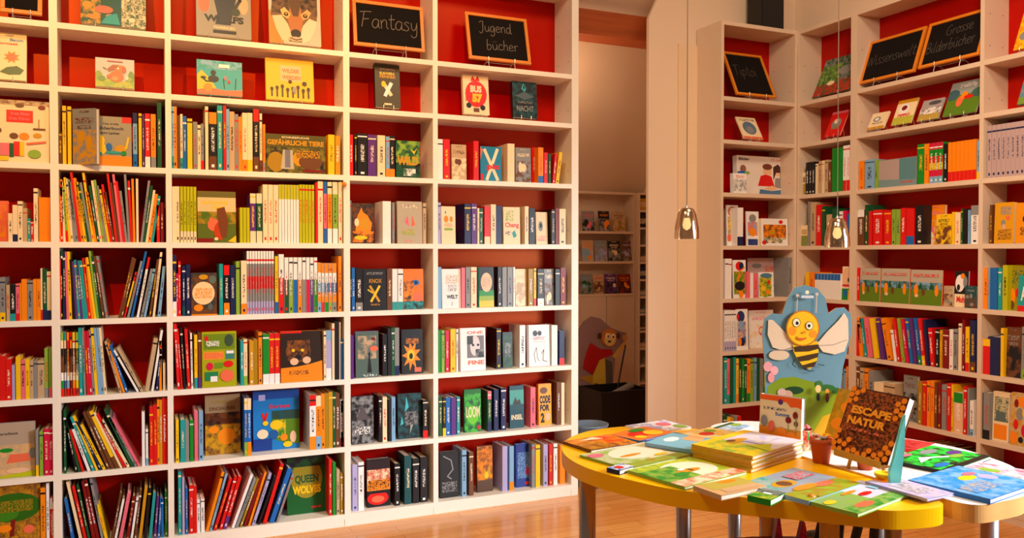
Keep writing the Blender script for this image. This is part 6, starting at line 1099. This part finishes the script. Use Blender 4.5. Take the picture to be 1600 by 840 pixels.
AP(3, [(926, 560), (945, 555), (946, 600), (936, 625), (926, 610)], (216, 180, 60)); AP(4, [(945, 560), (956, 565), (957, 600), (948, 605)], (90, 84, 70))
AP(5, [(917, 545), (922, 535), (938, 545), (955, 545), (957, 553), (936, 562), (926, 585), (910, 575), (912, 562)], (180, 20, 20)); AE(6, 951, 527, 12, 14, (200, 120, 40)); AE(7, 952, 530, 9, 10, (224, 190, 110))
AE(8, 948, 524, 3.4, 4.4, 'cr'); AE(8, 957, 525, 3.4, 4.4, 'cr'); AE(9, 949, 525, 1.4, 2, 'dk'); AE(9, 957, 526, 1.4, 2, 'dk'); AE(9, 951, 533, 2.4, 1.6, 'dk'); AE(7, 936, 524, 3.4, 5, (80, 50, 30)); AE(7, 965, 524, 3, 5, (80, 50, 30))
AP(8, [(955, 556), (974, 532), (978, 536), (960, 560)], (220, 170, 80)); AE(9, 975, 527, 4, 5, (210, 150, 80)); AE(5, 931, 602, 5, 4, (90, 90, 40)); AE(3, 915, 625, 10, 5, (60, 100, 30))
o = b.build('animal_display', [M['print']], loc=P0); tag(o, 'cut-out board display of a waving animal in a red jacket, back room', 'display board')
# dark crate with rolled sheets
CY = 5.1; p0, p1 = atY(940, 664, CY), atY(1016, 664, CY); cz1 = atY(940, 613, CY).z; wx = p1.x - p0.x
root = empty('storage_crate', (p0.x, CY, 0)); tag(root, 'large black open crate on the floor of the back room', 'crate')
zc0 = 0
b = MB(); hc = cz1
b.box(0, 0, 0, wx, .012, hc, 0); b.box(0, .33, 0, wx, .342, hc, 0); b.box(0, .012, 0, .012, .33, hc, 0); b.box(wx - .012, .012, 0, wx, .33, hc, 0); b.box(.012, .012, 0, wx - .012, .33, .012, 0); b.box(-.008, -.008, hc - .02, wx + .008, .0, hc, 0)
b.build('crate_body', M['black'], root)
b = MB(); b.tube([(.05, .12, hc * .7), (wx - .06, .16, hc * 1.02)], .028, 0, 14, col('gy')); o = b.build('paper_roll', [M['print']], loc=(p0.x, CY, 0)); tag(o, 'grey roll of paper lying in the black crate', 'paper roll')
b = MB(); b.tube([(wx * .55, .2, hc * .55), (wx * .86, .25, hc + .30)], .006, 0, 8); o = b.build('stick', M['black'], loc=(p0.x, CY, 0)); tag(o, 'thin dark stick poking out of the black crate', 'stick')

# ------------------------------------------------------------------ bag and stool under the yellow table
p = atZ(1236, 900, .12)
root = empty('tote_bag', (1.56, 1.66, 0), -YAW); tag(root, 'purple and red patterned bag with pointed handles on the floor under the tables', 'bag')
P = ORG + ray(1232, 838) * 2.2; P2 = Vector((P.x, P.y, 0)); root.location = P2
hz = P.z
b = MB(); b.prism(smooth_loop([(-.12, -.05), (.12, -.05), (.13, .05), (-.13, .05)], 4), 0.002, hz - .02, 0, 0, rgb(90, 30, 90)); bo = b.build('bag_body', [M['print']], root)
def band(x0, x1, top, nm):
    b = MB(); zt_ = (ORG + ray(1232, top) * 2.2).z
    q = [((x0 - 1232) * 2.2 / FPX, hz - .03), ((x1 - 1232) * 2.2 / FPX, hz - .03), ((x0 + (x1 - x0) * .62 - 1232) * 2.2 / FPX, zt_), ((x0 + (x1 - x0) * .42 - 1232) * 2.2 / FPX, zt_)]
    n0 = len(b.f); b.slab(q, -.02, .0, 0, rgb(120, 30, 90)); b.c[n0] = b.c[n0][:3] + (1.0,); b.k[n0] = col('rd')[:3] + (.5,); b.build(nm, [M['print']], root)
band(1204, 1222, 806, 'handle'); band(1240, 1262, 812, 'handle')
P = ORG + ray(1275, 838) * 2.3
b = MB(); b.lathe([(.001, 0), (.04, .004), (.052, P.z * .5), (.046, P.z), (.022, P.z + .012), (.001, P.z + .014)], 20, 0, col('bl')); o = b.build('bottle_bag', [M['print']], loc=(P.x, P.y, 0), smooth=True); tag(o, 'bright blue round pouch beside the patterned bag under the yellow table', 'pouch')
root = empty('folding_stool', (0, 0, 0)); tag(root, 'black folding stool with slanted legs under the yellow table', 'stool')
a = ORG + ray(1345, 818) * 2.0; c_ = ORG + ray(1368, 818) * 2.02; hs = .66
root.location = (a.x, a.y, 0)
dr = RI.copy()
for nm, p0_, p1_ in (('leg', a, -.16), ('leg', c_, -.05)):
    b = MB(); q = Vector((p0_.x - a.x, p0_.y - a.y, min(p0_.z + .02, ZT - .06))); f_ = q + dr * p1_; f_.z = .004; b.tube([q, f_], .011, 0, 10); b.build(nm, M['black'], root)
    b = MB(); q2 = q + FW * .2; q2.z = q.z; f2 = f_ + FW * .2; f2.z = .004; b.tube([q2, f2], .011, 0, 10); b.build(nm, M['black'], root)
q = Vector((0, 0, min(a.z + .02, ZT - .06)))
b = MB(); b.tube([q - FW * .02, q + FW * .22], .011, 0, 10); q3 = Vector((c_.x - a.x, c_.y - a.y, q.z)); b.tube([q3 - FW * .02, q3 + FW * .22], .011, 0, 10); b.tube([q + FW * .1 , q3 + FW * .1], .011, 0, 10); b.build('crossbar', M['black'], root)

finish_labels()
